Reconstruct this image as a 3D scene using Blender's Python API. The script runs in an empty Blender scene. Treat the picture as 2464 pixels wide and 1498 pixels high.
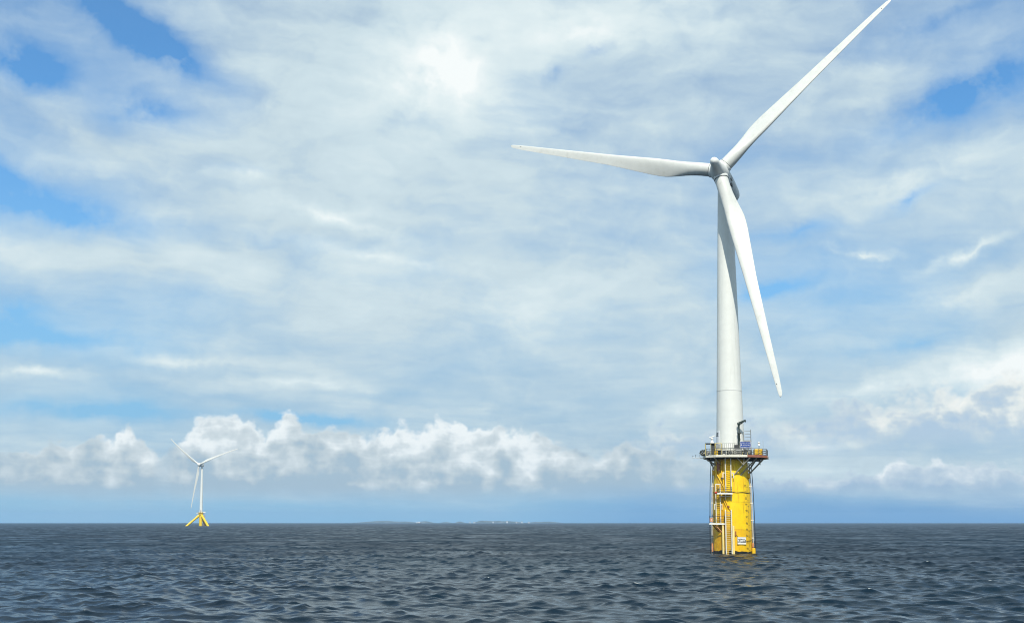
import bpy, math, random
import numpy as np
from mathutils import Vector, Matrix

random.seed(7)
rng = np.random.default_rng(11)
SC = bpy.context.scene
COL = SC.collection
R = math.radians

# ------------------------------------------------------------------ camera
EYE = 5.0
cam_d = bpy.data.cameras.new("camera")
cam_d.sensor_width = 36.0
cam_d.lens = 36.0 * 2679.0 / 2464.0
cam_d.clip_start = 0.3
cam_d.clip_end = 60000.0
cam = bpy.data.objects.new("camera", cam_d)
COL.objects.link(cam)
cam.location = (0.0, 0.0, EYE)
cam.rotation_euler = (R(90.0 + 10.72), 0.0, 0.0)
SC.camera = cam

# ------------------------------------------------------------------ render
SC.view_settings.view_transform = 'Standard'
SC.view_settings.look = 'None'
SC.view_settings.exposure = 0.0
SC.view_settings.gamma = 1.0
SC.cycles.use_denoising = True
SC.cycles.max_bounces = 6
SC.cycles.filter_width = 1.05
SC.cycles.volume_bounces = 1

# ------------------------------------------------------------------ sun
SUN_EL, SUN_AZ = 48.0, 180.0            # azimuth clockwise from +Y
sd = Vector((math.sin(R(SUN_AZ)) * math.cos(R(SUN_EL)),
             math.cos(R(SUN_AZ)) * math.cos(R(SUN_EL)), math.sin(R(SUN_EL))))
sun_d = bpy.data.lights.new("sun", 'SUN')
sun_d.energy = 4.3
sun_d.angle = R(0.53)
sun_d.color = (1.0, 0.94, 0.82)
sun = bpy.data.objects.new("sun", sun_d)
COL.objects.link(sun)
sun.location = (40, -60, 120)
sun.rotation_euler = sd.to_track_quat('Z', 'Y').to_euler()

# ------------------------------------------------------------------ node helper
class G:
    """tiny expression builder over a node tree"""
    def __init__(self, tree):
        self.t = tree
    def new(self, kind, **kw):
        n = self.t.nodes.new(kind)
        for k, v in kw.items():
            setattr(n, k, v)
        return n
    def put(self, sock, v):
        if isinstance(v, V):
            self.t.links.new(v.s, sock)
        elif isinstance(v, bpy.types.NodeSocket):
            self.t.links.new(v, sock)
        else:
            sock.default_value = v
    def m(self, op, a, b=0.0, c=None, clamp=False):
        n = self.new('ShaderNodeMath', operation=op, use_clamp=clamp)
        self.put(n.inputs[0], a); self.put(n.inputs[1], b)
        if c is not None:
            self.put(n.inputs[2], c)
        return V(self, n.outputs[0])
    def step(self, x, lo, hi, smooth=True, a=0.0, b=1.0):
        n = self.new('ShaderNodeMapRange', interpolation_type='SMOOTHSTEP' if smooth else 'LINEAR')
        n.clamp = True
        self.put(n.inputs[0], x); self.put(n.inputs[1], lo); self.put(n.inputs[2], hi)
        self.put(n.inputs[3], a); self.put(n.inputs[4], b)
        return V(self, n.outputs[0])
    def mixc(self, f, a, b, mode='MIX'):
        n = self.new('ShaderNodeMix', data_type='RGBA', blend_type=mode)
        n.clamp_factor = True
        self.put(n.inputs[0], f); self.put(n.inputs[6], a); self.put(n.inputs[7], b)
        return n.outputs[2]
    def vec(self, x, y, z=0.0):
        n = self.new('ShaderNodeCombineXYZ')
        self.put(n.inputs[0], x); self.put(n.inputs[1], y); self.put(n.inputs[2], z)
        return n.outputs[0]
    def noise(self, vec, scale, detail=4.0, rough=0.5, dist=0.0, dim='3D', typ=None, lac=2.0):
        n = self.new('ShaderNodeTexNoise', noise_dimensions=dim)
        if typ:
            n.noise_type = typ
        self.put(n.inputs['Vector'], vec)
        n.inputs['Scale'].default_value = scale
        n.inputs['Detail'].default_value = detail
        n.inputs['Roughness'].default_value = rough
        n.inputs['Lacunarity'].default_value = lac
        n.inputs['Distortion'].default_value = dist
        return n
    def nf(self, *a, **k):
        return V(self, self.noise(*a, **k).outputs[0])
    def ramp(self, fac, stops, interp='LINEAR'):
        n = self.new('ShaderNodeValToRGB')
        r = n.color_ramp
        r.interpolation = interp
        while len(r.elements) > 1:
            r.elements.remove(r.elements[-1])
        r.elements[0].position = stops[0][0]; r.elements[0].color = stops[0][1]
        for p, c in stops[1:]:
            e = r.elements.new(p); e.color = c
        self.put(n.inputs[0], fac)
        return n

class V:
    def __init__(self, g, s):
        self.g, self.s = g, s
    def __add__(self, o): return self.g.m('ADD', self, o)
    __radd__ = __add__
    def __sub__(self, o): return self.g.m('SUBTRACT', self, o)
    def __rsub__(self, o): return self.g.m('SUBTRACT', o, self)
    def __mul__(self, o): return self.g.m('MULTIPLY', self, o)
    __rmul__ = __mul__
    def __truediv__(self, o): return self.g.m('DIVIDE', self, o)
    def __rtruediv__(self, o): return self.g.m('DIVIDE', o, self)

# ------------------------------------------------------------------ world: clear sky behind several cloud decks
# cloud cover % and brightness % by elevation (rows) and azimuth -28..28 (columns)
SKY_ROWS = [
    (0.1, "47,50 47,50 47,50 47,50 47,50 47,50 47,50 47,50 47,50 47,50 47,50 24,45 22,45 22,45 22,45 22,45 22,45 22,45 22,45"),
    (0.9, "47,58 47,57 47,57 47,57 47,57 47,57 47,57 49,56 67,52 67,52 48,56 43,56 43,56 62,51 65,51 45,56 67,51 68,51 70,52"),
    (1.9, "92,45 93,45 95,45 94,44 95,44 95,44 94,44 91,45 72,52 72,52 89,60 90,60 73,53 72,52 72,52 90,59 72,52 90,59 90,59"),
    (3.6, "67,53 68,53 85,59 69,52 72,52 75,53 90,59 75,52 91,60 91,60 92,60 95,46 92,58 92,60 75,53 73,52 72,52 76,56 78,58"),
    (5.4, "56,56 54,56 35,54 37,54 72,52 72,52 72,52 72,52 72,52 73,52 72,52 90,59 92,60 92,60 77,54 90,59 79,58 100,87 100,89"),
    (7.2, "72,52 72,52 64,54 67,53 72,52 72,52 73,52 72,52 72,52 72,52 72,52 72,52 73,52 87,58 86,60 87,58 91,70 98,80 97,73"),
    (9.0, "41,54 48,54 47,58 51,57 68,53 76,54 89,59 73,52 72,52 72,52 91,60 92,60 92,60 74,54 51,57 61,55 55,53 91,52 93,55"),
    (10.8, "63,53 57,54 69,59 63,59 63,57 79,55 92,60 92,61 93,61 100,80 100,79 93,63 92,60 57,58 47,58 47,58 47,54 88,59 92,60"),
    (12.6, "98,78 93,71 92,60 92,60 92,60 92,60 93,64 98,76 91,60 92,60 92,60 92,60 90,59 61,57 54,56 57,55 69,53 76,54 73,52"),
    (14.4, "47,58 55,61 67,58 82,56 87,58 92,60 92,60 89,59 75,53 92,60 92,60 90,59 78,55 73,53 72,52 72,52 72,52 86,57 92,60"),
    (16.2, "47,58 47,58 55,56 76,54 84,57 92,60 92,60 92,60 92,60 92,60 92,60 78,54 88,58 78,54 72,52 79,55 91,68 94,65 88,58"),
    (18.0, "56,56 62,58 86,59 87,58 92,60 92,60 92,61 93,63 92,60 92,60 92,60 92,60 92,60 78,55 72,52 77,54 76,55 71,52 63,54"),
    (19.8, "59,55 63,53 63,55 67,57 86,57 92,60 94,64 97,74 93,63 93,63 92,60 92,60 92,60 84,57 83,56 78,54 72,52 52,56 47,58"),
    (21.6, "47,58 35,57 23,56 49,57 72,58 92,60 93,62 95,69 100,84 100,80 93,62 92,60 92,60 92,60 92,60 90,59 55,57 37,57 32,56"),
    (23.4, "28,55 36,57 32,56 48,54 77,57 92,60 93,64 98,79 100,96 100,80 95,67 93,61 94,66 94,64 84,57 62,55 47,58 35,56 25,55"),
    (25.4, "25,55 25,55 12,55 40,53 73,52 83,57 92,60 93,62 97,72 100,80 100,80 97,72 99,77 95,68 82,56 60,55 47,58 37,57 25,55"),
]
# (az, el, half-width az, half-height el, tilt deg, d cover, d brightness)
SKY_BLOBS = [
    (-18.9, 23.2, 4.4, 1.05, -24, -0.95, 0.0),
    (-24.4, 21.2, 2.3, 1.2, -12, -0.62, 0.0),
    (-18.5, 20.0, 3.2, 1.3, 0, -0.45, 0.0),
    (-26.6, 16.6, 3.0, 0.75, -18, -0.62, 0.0),
    (-23.0, 14.8, 6.5, 1.2, -10, -0.55, 0.0),
    (-24.0, 8.9, 7.0, 0.9, -4, -0.48, 0.0),
    (-24.5, 10.0, 3.0, 0.6, 0, -0.30, 0.0),
    (-16.0, 7.9, 5.5, 0.40, -2, 0.30, 0.18),
    (-23.5, 7.1, 3.0, 0.38, 2, 0.32, 0.28),
    (-10.5, 7.0, 4.5, 0.30, -3, 0.28, 0.20),
    (-20.5, 5.3, 5.5, 0.60, 0, -0.45, 0.0),
    (-10.0, 5.15, 4.2, 0.40, -3, -0.75, 0.0),
    (-3.2, 23.0, 5.5, 2.6, -15, 0.1, 0.15),
    (-2.8, 23.2, 2.6, 1.2, -18, 0.1, 0.14),
    (4.0, 24.8, 4.0, 1.2, 0, 0.1, 0.18),
    (-6.5, 21.8, 3.0, 1.4, 10, 0.0, 0.10),
    (2.6, 23.0, 0.9, 0.5, 10, -0.30, -0.06),
    (4.6, 24.0, 0.8, 0.4, 30, -0.18, 0.0),
    (23.5, 20.0, 5.5, 1.5, 14, -0.55, 0.0),
    (21.5, 23.6, 4.5, 0.8, 10, -0.25, 0.0),
    (20.6, 15.4, 1.8, 0.45, 16, -0.40, 0.0),
    (13.5, 11.5, 2.2, 0.5, 12, -0.45, 0.0),
    (15.5, 14.3, 4.0, 0.5, 4, -0.25, 0.0),
    (21.0, 16.6, 5.5, 1.0, 12, 0.15, 0.14),
    (23.0, 12.9, 2.6, 0.30, 22, 0.25, 0.25),
    (18.2, 13.1, 2.2, 0.22, -8, 0.25, 0.2),
    (23.5, 11.2, 4.5, 0.9, 14, 0.25, 0.12),
    (20.5, 8.6, 5.0, 0.8, 10, -0.25, -0.06),
    (24.5, 7.2, 3.4, 1.0, 8, 0.2, 0.32),
    (18.0, 6.4, 3.6, 0.75, 10, 0.2, 0.24),
    (23.0, 5.2, 2.5, 0.6, 5, 0.1, 0.12),
    (12.8, 5.3, 2.2, 0.5, 5, 0.2, 0.16),
    (8.5, 5.5, 1.8, 0.4, 5, 0.2, 0.2),
    (15.8, 3.75, 2.2, 0.35, 4, 0.4, 0.22),
    (6.5, 4.2, 2.8, 0.6, 0, -0.08, 0.0),
    (17.0, 4.3, 7.0, 0.9, 0, 0.18, 0.05),
    (16.0, 2.5, 9.0, 0.8, 0, 0.40, 0.12),
    (0.0, 2.05, 6.0, 0.40, 0, 0.15, -0.15),
    (-10.0, 2.0, 4.5, 0.35, 0, 0.15, -0.06),
    (-18.5, 1.95, 1.5, 0.28, 0, 0.25, 0.20),
    (-9.5, 15.2, 6.0, 0.45, -14, 0.05, 0.16),
    (-7.0, 13.3, 7.0, 0.40, -10, 0.05, 0.14),
    (-13.0, 14.0, 7.0, 0.6, -6, -0.12, -0.04),
    (-14.2, 17.2, 1.6, 0.6, 5, 0.0, 0.22),
    (-22.0, 18.6, 4.0, 0.9, -20, 0.15, 0.06),
]
# cumulus heads: (az, top elevation)
HEADS_WEST = [(-27, 3.0), (-24.5, 3.35), (-22.0, 3.95), (-19.8, 4.25), (-19.1, 4.8), (-18.3, 4.35),
              (-17.1, 3.6), (-16.4, 4.5), (-15.8, 5.25), (-14.9, 5.6), (-13.8, 5.8), (-12.4, 4.6), (-12.0, 5.3),
              (-11.4, 5.7), (-10.4, 5.0), (-7.0, 4.7), (-6.2, 5.1), (-5.6, 5.3), (-4.9, 4.7), (-4.0, 5.35),
              (-3.0, 5.3), (-1.1, 5.0), (0.4, 4.95), (1.7, 4.7), (2.6, 4.1), (4.0, 3.7), (5.5, 4.3), (7.5, 4.0), (9.5, 3.6), (11.5, 2.6), (27, 0.5)]
HEADS_EAST = [(-27, 0.5), (6.0, 1.2), (9.0, 2.1), (12.5, 2.35), (15.5, 2.4), (17.6, 2.6), (18.3, 2.95), (18.9, 3.2), (19.6, 2.95), (20.2, 3.0),
              (20.8, 3.35), (21.4, 2.95), (22.5, 2.85), (23.0, 3.1), (23.6, 2.85), (24.6, 2.7), (28, 2.5)]
HEADS_HIGH = [(-27, 0.5), (3.5, 2.0), (6.5, 5.0), (8.0, 5.5), (9.6, 5.1), (11.5, 5.6), (13.5, 5.4), (15.4, 5.9), (16.8, 6.4), (18.2, 6.3), (19.8, 6.6), (21.0, 6.9), (22.4, 7.1), (23.3, 7.5),
              (25.0, 7.6), (28, 7.4)]

world = bpy.data.worlds.new("World")
SC.world = world
world.use_nodes = True
wt = world.node_tree
wt.nodes.clear()
g = G(wt)
SKY_STRENGTH = 0.1
tc = g.new('ShaderNodeTexCoord')
dirv = tc.outputs['Generated']
sx = g.new('ShaderNodeSeparateXYZ'); wt.links.new(dirv, sx.inputs[0])
X, Y, Z = (V(g, sx.outputs[i]) for i in range(3))
sky = g.new('ShaderNodeTexSky', sky_type='NISHITA')
sky.sun_disc = False
sky.sun_elevation = R(SUN_EL)
sky.sun_rotation = R(SUN_AZ)
sky.altitude = 0.0
sky.air_density = 1.0
sky.dust_density = 0.6
sky.ozone_density = 2.0
az = g.m('ARCTAN2', X, Y) * 57.2958
el = g.m('ABSOLUTE', g.m('ARCSINE', Z)) * 57.2958
# two noise warps so that nothing in the layout keeps a straight edge
w1 = g.noise(dirv, 7.0, 3.0, 0.55)
w2 = g.noise(dirv, 26.0, 5.0, 0.6)
s1 = g.new('ShaderNodeSeparateColor'); wt.links.new(w1.outputs[1], s1.inputs[0])
s2 = g.new('ShaderNodeSeparateColor'); wt.links.new(w2.outputs[1], s2.inputs[0])
squash = g.step(el, 0.0, 12.0, True, 0.25, 1.0)
azw = az + (V(g, s1.outputs[0]) - 0.5) * 7.0 + (V(g, s2.outputs[0]) - 0.5) * 2.4
elw = el + ((V(g, s1.outputs[1]) - 0.5) * 3.2 + (V(g, s2.outputs[1]) - 0.5) * 1.6) * squash
# coarse layout
fac = g.m('MULTIPLY_ADD', azw, 1.0 / 60.0, 0.5)
prev = None
for k, (e, txt) in enumerate(SKY_ROWS):
    cells = [tuple(float(q) / 100.0 for q in c.split(',')) for c in txt.split()]
    stops = [((-28 + 56 * i / 18.0 + 30) / 60.0, (c[0], c[1] * 0.5, 0, 1)) for i, c in enumerate(cells)]
    rn = g.ramp(fac, stops, 'B_SPLINE').outputs[0]
    if prev is None:
        prev = rn
    else:
        prev = g.mixc(g.step(elw, SKY_ROWS[k - 1][0], e, False), prev, rn)
# away from the picture: plain broken cloud
generic = g.nf(dirv, 3.0, 5.0, 0.55)
away = g.m('MAXIMUM', g.step(g.m('ABSOLUTE', az), 30.0, 48.0), g.step(el, 28.0, 40.0))
gcol = g.vec(g.step(generic, 0.36, 0.60, True, 0.45, 1.0), g.step(generic, 0.4, 0.7, True, 0.27, 0.36), 0.0)
prev = g.mixc(away, prev, gcol)
sp = g.new('ShaderNodeSeparateColor'); wt.links.new(prev, sp.inputs[0])
cover = V(g, sp.outputs[0])
bright = V(g, sp.outputs[1]) * 2.0
# patches of blue, brighter sheets
azb = az + (V(g, s1.outputs[0]) - 0.5) * 3.0 + (V(g, s2.outputs[0]) - 0.5) * 2.2
elb = el + ((V(g, s1.outputs[1]) - 0.5) * 1.4 + (V(g, s2.outputs[1]) - 0.5) * 1.5) * squash
pos = g.vec(azb, elb, 0.0)
gate = g.step(V(g, w2.outputs[0]), 0.30, 0.62, True, 0.55, 1.55)
for (a, e, ha, he, tilt, dc, db) in SKY_BLOBS:
    mp = g.new('ShaderNodeMapping', vector_type='TEXTURE')
    wt.links.new(pos, mp.inputs[0])
    mp.inputs['Location'].default_value = (a, e, 0)
    mp.inputs['Rotation'].default_value = (0, 0, R(tilt))
    mp.inputs['Scale'].default_value = (ha * 1.6, he * 1.6, 1)
    gr = g.new('ShaderNodeTexGradient', gradient_type='QUADRATIC_SPHERE')
    wt.links.new(mp.outputs[0], gr.inputs[0])
    f = V(g, gr.outputs[1]) * gate
    if dc: cover = g.m('MULTIPLY_ADD', f, dc * 1.3, cover)
    if db: bright = g.m('MULTIPLY_ADD', f, db * 1.2, bright)
# cloud texture: perspective sheet + streaks
inv = 1.0 / (g.m('MAXIMUM', Z, 0.0) + 0.075)
sheet = g.vec(X * inv * 0.9 + (V(g, s1.outputs[0])) * 0.5, Y * inv * 0.9, 0.3)
n_sheet = g.nf(sheet, 1.25, 5.0, 0.52, 0.3, dim='2D')
n_fine = g.nf(sheet, 4.5, 4.0, 0.55, 0.4, dim='2D')
streak = g.vec(az * 0.075 + el * 0.05, el * 0.42 + az * 0.035 + V(g, s1.outputs[0]) * 0.8, 0.0)
n_str = g.nf(streak, 1.0, 5.0, 0.55, 0.3, dim='2D')
n_mid = g.nf(g.vec(azw * 0.30, elw * 0.62, 7.0), 1.0, 5.0, 0.55, 0.0, dim='2D')
tex = (n_sheet - 0.5) * 0.45 + (n_fine - 0.5) * 0.18 + (n_str - 0.5) * 0.36 + (n_mid - 0.5) * 0.40
cover = g.m('ADD', cover + 0.04, tex * 1.2, clamp=True)
cover = g.step(cover, -0.06, 1.0, False)
bright = bright - 0.065 + ((n_str - 0.5) * 0.28 + (n_sheet - 0.5) * 0.22 + (n_fine - 0.5) * 0.16 + (n_mid - 0.5) * 0.34)
# cloud colour from brightness
cl = g.ramp(bright, [(0.0, (0.37, 0.485, 0.575, 1)), (0.35, (0.47, 0.595, 0.685, 1)), (0.50, (0.555, 0.69, 0.765, 1)),
                     (0.62, (0.625, 0.76, 0.82, 1)), (0.80, (0.76, 0.87, 0.895, 1)), (1.0, (0.94, 0.99, 0.985, 1))])
blue = g.mixc(1.0, sky.outputs[0], (0.58, 1.27, 1.70, 1), 'MULTIPLY')
blue = g.mixc(g.step(el, 2.0, 22.0, True, 0.92, 0.05), blue, (2.5, 5.0, 7.4, 1))
k_st = 1.0 / SKY_STRENGTH
def lin(c):
    return g.mixc(1.0, c, (k_st, k_st, k_st, 1), 'MULTIPLY')
def unclamped_mul(c, k):
    n = g.new('ShaderNodeVectorMath', operation='SCALE')
    g.put(n.inputs[0], c); n.inputs[3].default_value = k
    return n.outputs[0]
col = g.mixc(cover, blue, unclamped_mul(cl.outputs[0], k_st))
# cumulus banks near the horizon
bil = g.new('ShaderNodeTexVoronoi', feature='F1', voronoi_dimensions='2D')
bil.inputs['Detail'].default_value = 2.0
bil.inputs['Roughness'].default_value = 0.55
bil.inputs['Scale'].default_value = 0.95
cu_pos = g.vec(az + (V(g, s2.outputs[0]) - 0.5) * 1.0, el * 1.15 + (V(g, s2.outputs[1]) - 0.5) * 0.8, 0.0)
wt.links.new(cu_pos, bil.inputs['Vector'])
billow = V(g, bil.outputs['Distance'])
puff = g.nf(g.vec(az, el * 1.1, 2.0), 0.75, 5.5, 0.52, 0.2, dim='2D')
bands = g.nf(g.vec(azw * 0.22, elw * 1.5, 9.0), 1.0, 4.0, 0.55, 0.0, dim='2D')
lumps = g.nf(g.vec(az + (V(g, s2.outputs[0]) - 0.5) * 0.8, el * 1.4, 5.0), 0.62, 2.5, 0.5, 0.0, dim='2D')
def heads(table):
    st = [((a + 30) / 60.0, (h / 8.0,) * 3 + (1,)) for a, h in table]
    return V(g, g.ramp(g.m('MULTIPLY_ADD', az, 1 / 60.0, 0.5), st, 'EASE').outputs[0]) * 8.0
def bank(col, table, power, soft, base_lo, base_hi, cols, span, lump):
    st = [((a + 30) / 60.0, (p,) * 3 + (1,)) for a, p in power]
    pw = V(g, g.ramp(g.m('MULTIPLY_ADD', az, 1 / 60.0, 0.5), st, 'EASE').outputs[0])
    top = heads(table) + ((puff - 0.5) * 1.1 - (billow - 0.42) * 0.55) * lump
    d = top - el
    mask = g.step(d, -0.02, soft) * g.step(el + (puff - 0.5) * 0.8, base_lo, base_hi) * g.m('MINIMUM', pw * 1.9, 1.0)
    sh = d / span + 0.06 + (lumps - 0.5) * 1.25 + (bands - 0.5) * 0.7 + (puff - 0.5) * 0.5 - (billow - 0.42) * 0.25 + (1.0 - pw) * 1.0 + g.step(el, 2.1, 0.9) * 0.62
    rr = g.ramp(sh, cols)
    return g.mixc(mask, col, unclamped_mul(rr.outputs[0], k_st))
warm = [(0.0, (0.90, 0.96, 0.97, 1)), (0.16, (0.84, 0.91, 0.93, 1)), (0.36, (0.69, 0.775, 0.81, 1)), (0.60, (0.58, 0.675, 0.72, 1)), (0.85, (0.47, 0.585, 0.66, 1)), (1.0, (0.41, 0.545, 0.645, 1))]
warm2 = [(0.0, (0.93, 0.95, 0.91, 1)), (0.3, (0.80, 0.86, 0.85, 1)), (0.6, (0.58, 0.69, 0.77, 1)), (1.0, (0.46, 0.61, 0.76, 1))]
cool = [(0.0, (0.88, 0.94, 0.96, 1)), (0.20, (0.70, 0.79, 0.85, 1)), (0.5, (0.54, 0.66, 0.76, 1)), (0.8, (0.47, 0.60, 0.73, 1)), (1.0, (0.40, 0.55, 0.70, 1))]
P_WEST = [(-27, 0.40), (-24.5, 0.42), (-22, 0.58), (-20.5, 0.60), (-19.2, 0.95), (-18.2, 0.7), (-17.2, 0.30), (-16.2, 0.85), (-14.5, 1.0), (-12.6, 0.95), (-11.6, 0.95), (-10.0, 0.62),
          (-8.0, 0.55), (-6.8, 0.9), (-5.5, 1.0), (-2.0, 1.0), (0.8, 0.92), (1.8, 0.72), (3.4, 0.50), (5.5, 0.52), (8.0, 0.45), (10.0, 0.30), (12.0, 0.0)]
P_EAST = [(6, 0.0), (9, 0.50), (14, 0.60), (17.5, 0.66), (18.8, 0.85), (19.6, 0.68), (20.8, 1.0), (21.6, 0.7), (23.0, 0.95), (24.0, 0.7), (28, 0.65)]
P_HIGH = [(4.0, 0.0), (7.0, 0.50), (9.5, 0.45), (12.5, 0.55), (14.5, 0.60), (16.5, 0.66), (18.5, 0.78), (21, 0.82), (23, 0.95), (25, 1.0), (28, 0.8)]
col = bank(col, HEADS_HIGH, P_HIGH, 1.0, 2.6, 5.0, warm2, 3.6, 1.5)
col = bank(col, HEADS_WEST, P_WEST, 0.40, 0.5, 2.1, warm, 3.7, 0.95)
col = bank(col, HEADS_EAST, P_EAST, 0.35, 0.9, 1.9, cool, 2.0, 0.75)
# thin air right above the horizon
hz = g.ramp(g.m('MULTIPLY_ADD', az, 1 / 60.0, 0.5), [(0.0, (0.30, 0.61, 0.82, 1)), (0.5, (0.28, 0.58, 0.81, 1)), (0.62, (0.12, 0.36, 0.69, 1)), (1.0, (0.085, 0.29, 0.63, 1))])
low = g.step(el + (n_str - 0.5) * 1.3, -0.3, 2.0, True, 1.0, 0.0)
col = g.mixc(low, col, unclamped_mul(hz.outputs[0], k_st))
bg = g.new('ShaderNodeBackground')
bg.inputs['Strength'].default_value = SKY_STRENGTH
wt.links.new(col, bg.inputs['Color'])
wo = g.new('ShaderNodeOutputWorld')
wt.links.new(bg.outputs[0], wo.inputs['Surface'])

# ------------------------------------------------------------------ materials
MATS = {}
def mat(name, base, rough=0.5, metal=0.0, dirt=None, dirt_amt=0.0, dirt_scale=1.0, stretch=(1, 1, 1), vary=0.08, bump=0.0, bump_scale=8.0):
    """painted or bare surface: base colour, cloudy tone variation, streaks of dirt or rust"""
    if name in MATS:
        return MATS[name]
    m = bpy.data.materials.new(name); m.use_nodes = True
    t = m.node_tree; gg = G(t)
    b = t.nodes['Principled BSDF']
    tcn = gg.new('ShaderNodeTexCoord')
    o = tcn.outputs['Object']
    n = gg.nf(o, 0.9, 5.0, 0.6)
    dark = tuple(c * (1 - vary) for c in base) + (1,)
    lite = tuple(min(1, c * (1 + vary)) for c in base) + (1,)
    c = gg.mixc(gg.step(n, 0.35, 0.65), dark, lite)
    if dirt:
        mp = gg.new('ShaderNodeMapping'); t.links.new(o, mp.inputs[0])
        mp.inputs['Scale'].default_value = stretch
        d = gg.nf(mp.outputs[0], dirt_scale, 6.0, 0.65)
        c = gg.mixc(gg.step(d, 0.55, 0.72) * dirt_amt, c, tuple(dirt) + (1,))
    t.links.new(c, b.inputs['Base Color'])
    r = gg.step(gg.nf(o, 3.0, 4.0, 0.6), 0.3, 0.7, True, max(0.05, rough - 0.1), min(1, rough + 0.1))
    t.links.new(r.s, b.inputs['Roughness'])
    b.inputs['Metallic'].default_value = metal
    if bump:
        bn = gg.new('ShaderNodeBump'); bn.inputs['Strength'].default_value = bump; bn.inputs['Distance'].default_value = 0.02
        t.links.new(gg.nf(o, bump_scale, 5.0, 0.6).s, bn.inputs['Height'])
        t.links.new(bn.outputs[0], b.inputs['Normal'])
    MATS[name] = m
    return m

M_WHITE = mat('turbine_white_paint', (0.74, 0.76, 0.725), 0.5, dirt=(0.50, 0.52, 0.46), dirt_amt=0.40, dirt_scale=0.5, stretch=(2.5, 2.5, 0.12), vary=0.02)
M_BLADE = mat('blade_gelcoat', (0.66, 0.675, 0.645), 0.42, vary=0.03, dirt=(0.48, 0.49, 0.43), dirt_amt=0.40, dirt_scale=0.7)
M_HUBW = mat('hub_paint', (0.76, 0.78, 0.76), 0.62, vary=0.03, dirt=(0.42, 0.43, 0.41), dirt_amt=0.35, dirt_scale=1.2)
M_CREAM = mat('weathered_white_steel', (0.74, 0.72, 0.62), 0.5, dirt=(0.35, 0.16, 0.06), dirt_amt=0.75, dirt_scale=1.8, stretch=(3, 3, 0.8), vary=0.06)
M_PLAIN = mat('clean_white_steel', (0.80, 0.80, 0.76), 0.45, vary=0.04)
M_PALEY = mat('faded_yellow_tube', (0.80, 0.62, 0.22), 0.5, dirt=(0.85, 0.80, 0.62), dirt_amt=0.6, dirt_scale=1.1, stretch=(2, 2, 0.4), vary=0.1)
M_GREYST = mat('galvanised_steel', (0.30, 0.31, 0.30), 0.5, 0.3, vary=0.15)
M_FLANGE = mat('flange_paint', (0.60, 0.62, 0.60), 0.5, vary=0.05)
M_DULLP = mat('dull_white_pipe', (0.50, 0.48, 0.42), 0.55, dirt=(0.30, 0.15, 0.07), dirt_amt=0.6, dirt_scale=1.4, stretch=(2, 2, 0.5), vary=0.1)
M_RAIL = mat('dull_rail_steel', (0.15, 0.155, 0.15), 0.55, 0.2, vary=0.2)
M_STRUT = mat('weathered_grey_beam', (0.36, 0.34, 0.27), 0.55, dirt=(0.20, 0.14, 0.08), dirt_amt=0.7, dirt_scale=2.0, vary=0.1)
M_DARK = mat('dark_steel', (0.045, 0.048, 0.05), 0.55, vary=0.2)
M_BLACK = mat('black_rubber', (0.018, 0.018, 0.02), 0.6, vary=0.2)
M_CRANE = mat('crane_dark_green_paint', (0.022, 0.040, 0.036), 0.45, vary=0.15)
M_BLUE = mat('sign_blue', (0.006, 0.045, 0.26), 0.45, vary=0.04)
M_LETTER = mat('letter_white', (0.82, 0.84, 0.86), 0.5, vary=0.02)
M_INK = mat('letter_black', (0.03, 0.03, 0.03), 0.6, vary=0.1)
M_BROWN = mat('red_oxide_steel', (0.30, 0.115, 0.07), 0.6, dirt=(0.12, 0.05, 0.03), dirt_amt=0.6, dirt_scale=2.5, vary=0.1)
M_RUST = mat('rust', (0.30, 0.12, 0.03), 0.8, vary=0.25)
M_REDP = mat('red_paint', (0.55, 0.04, 0.02), 0.45, vary=0.08)
M_ORANGE = mat('orange_paint', (0.60, 0.27, 0.12), 0.5, vary=0.1, dirt=(0.7, 0.6, 0.45), dirt_amt=0.5, dirt_scale=3)
M_EQY = mat('equipment_yellow', (0.80, 0.50, 0.01), 0.42, vary=0.05)
M_MACH = mat('machine_grey', (0.42, 0.41, 0.35), 0.5, dirt=(0.15, 0.13, 0.09), dirt_amt=0.7, dirt_scale=2.2, vary=0.12)
M_KHAKI = mat('frame_yellow_grey', (0.52, 0.44, 0.16), 0.5, vary=0.12)
M_GROWTH = mat('wet_weed', (0.012, 0.014, 0.010), 0.35, vary=0.3, bump=0.8, bump_scale=6)
M_ROPE = mat('tarred_net', (0.06, 0.065, 0.05), 0.8, vary=0.4, bump=0.6, bump_scale=20)
M_GLASS = mat('lamp_glass', (0.75, 0.78, 0.78), 0.15, vary=0.02)

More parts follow.
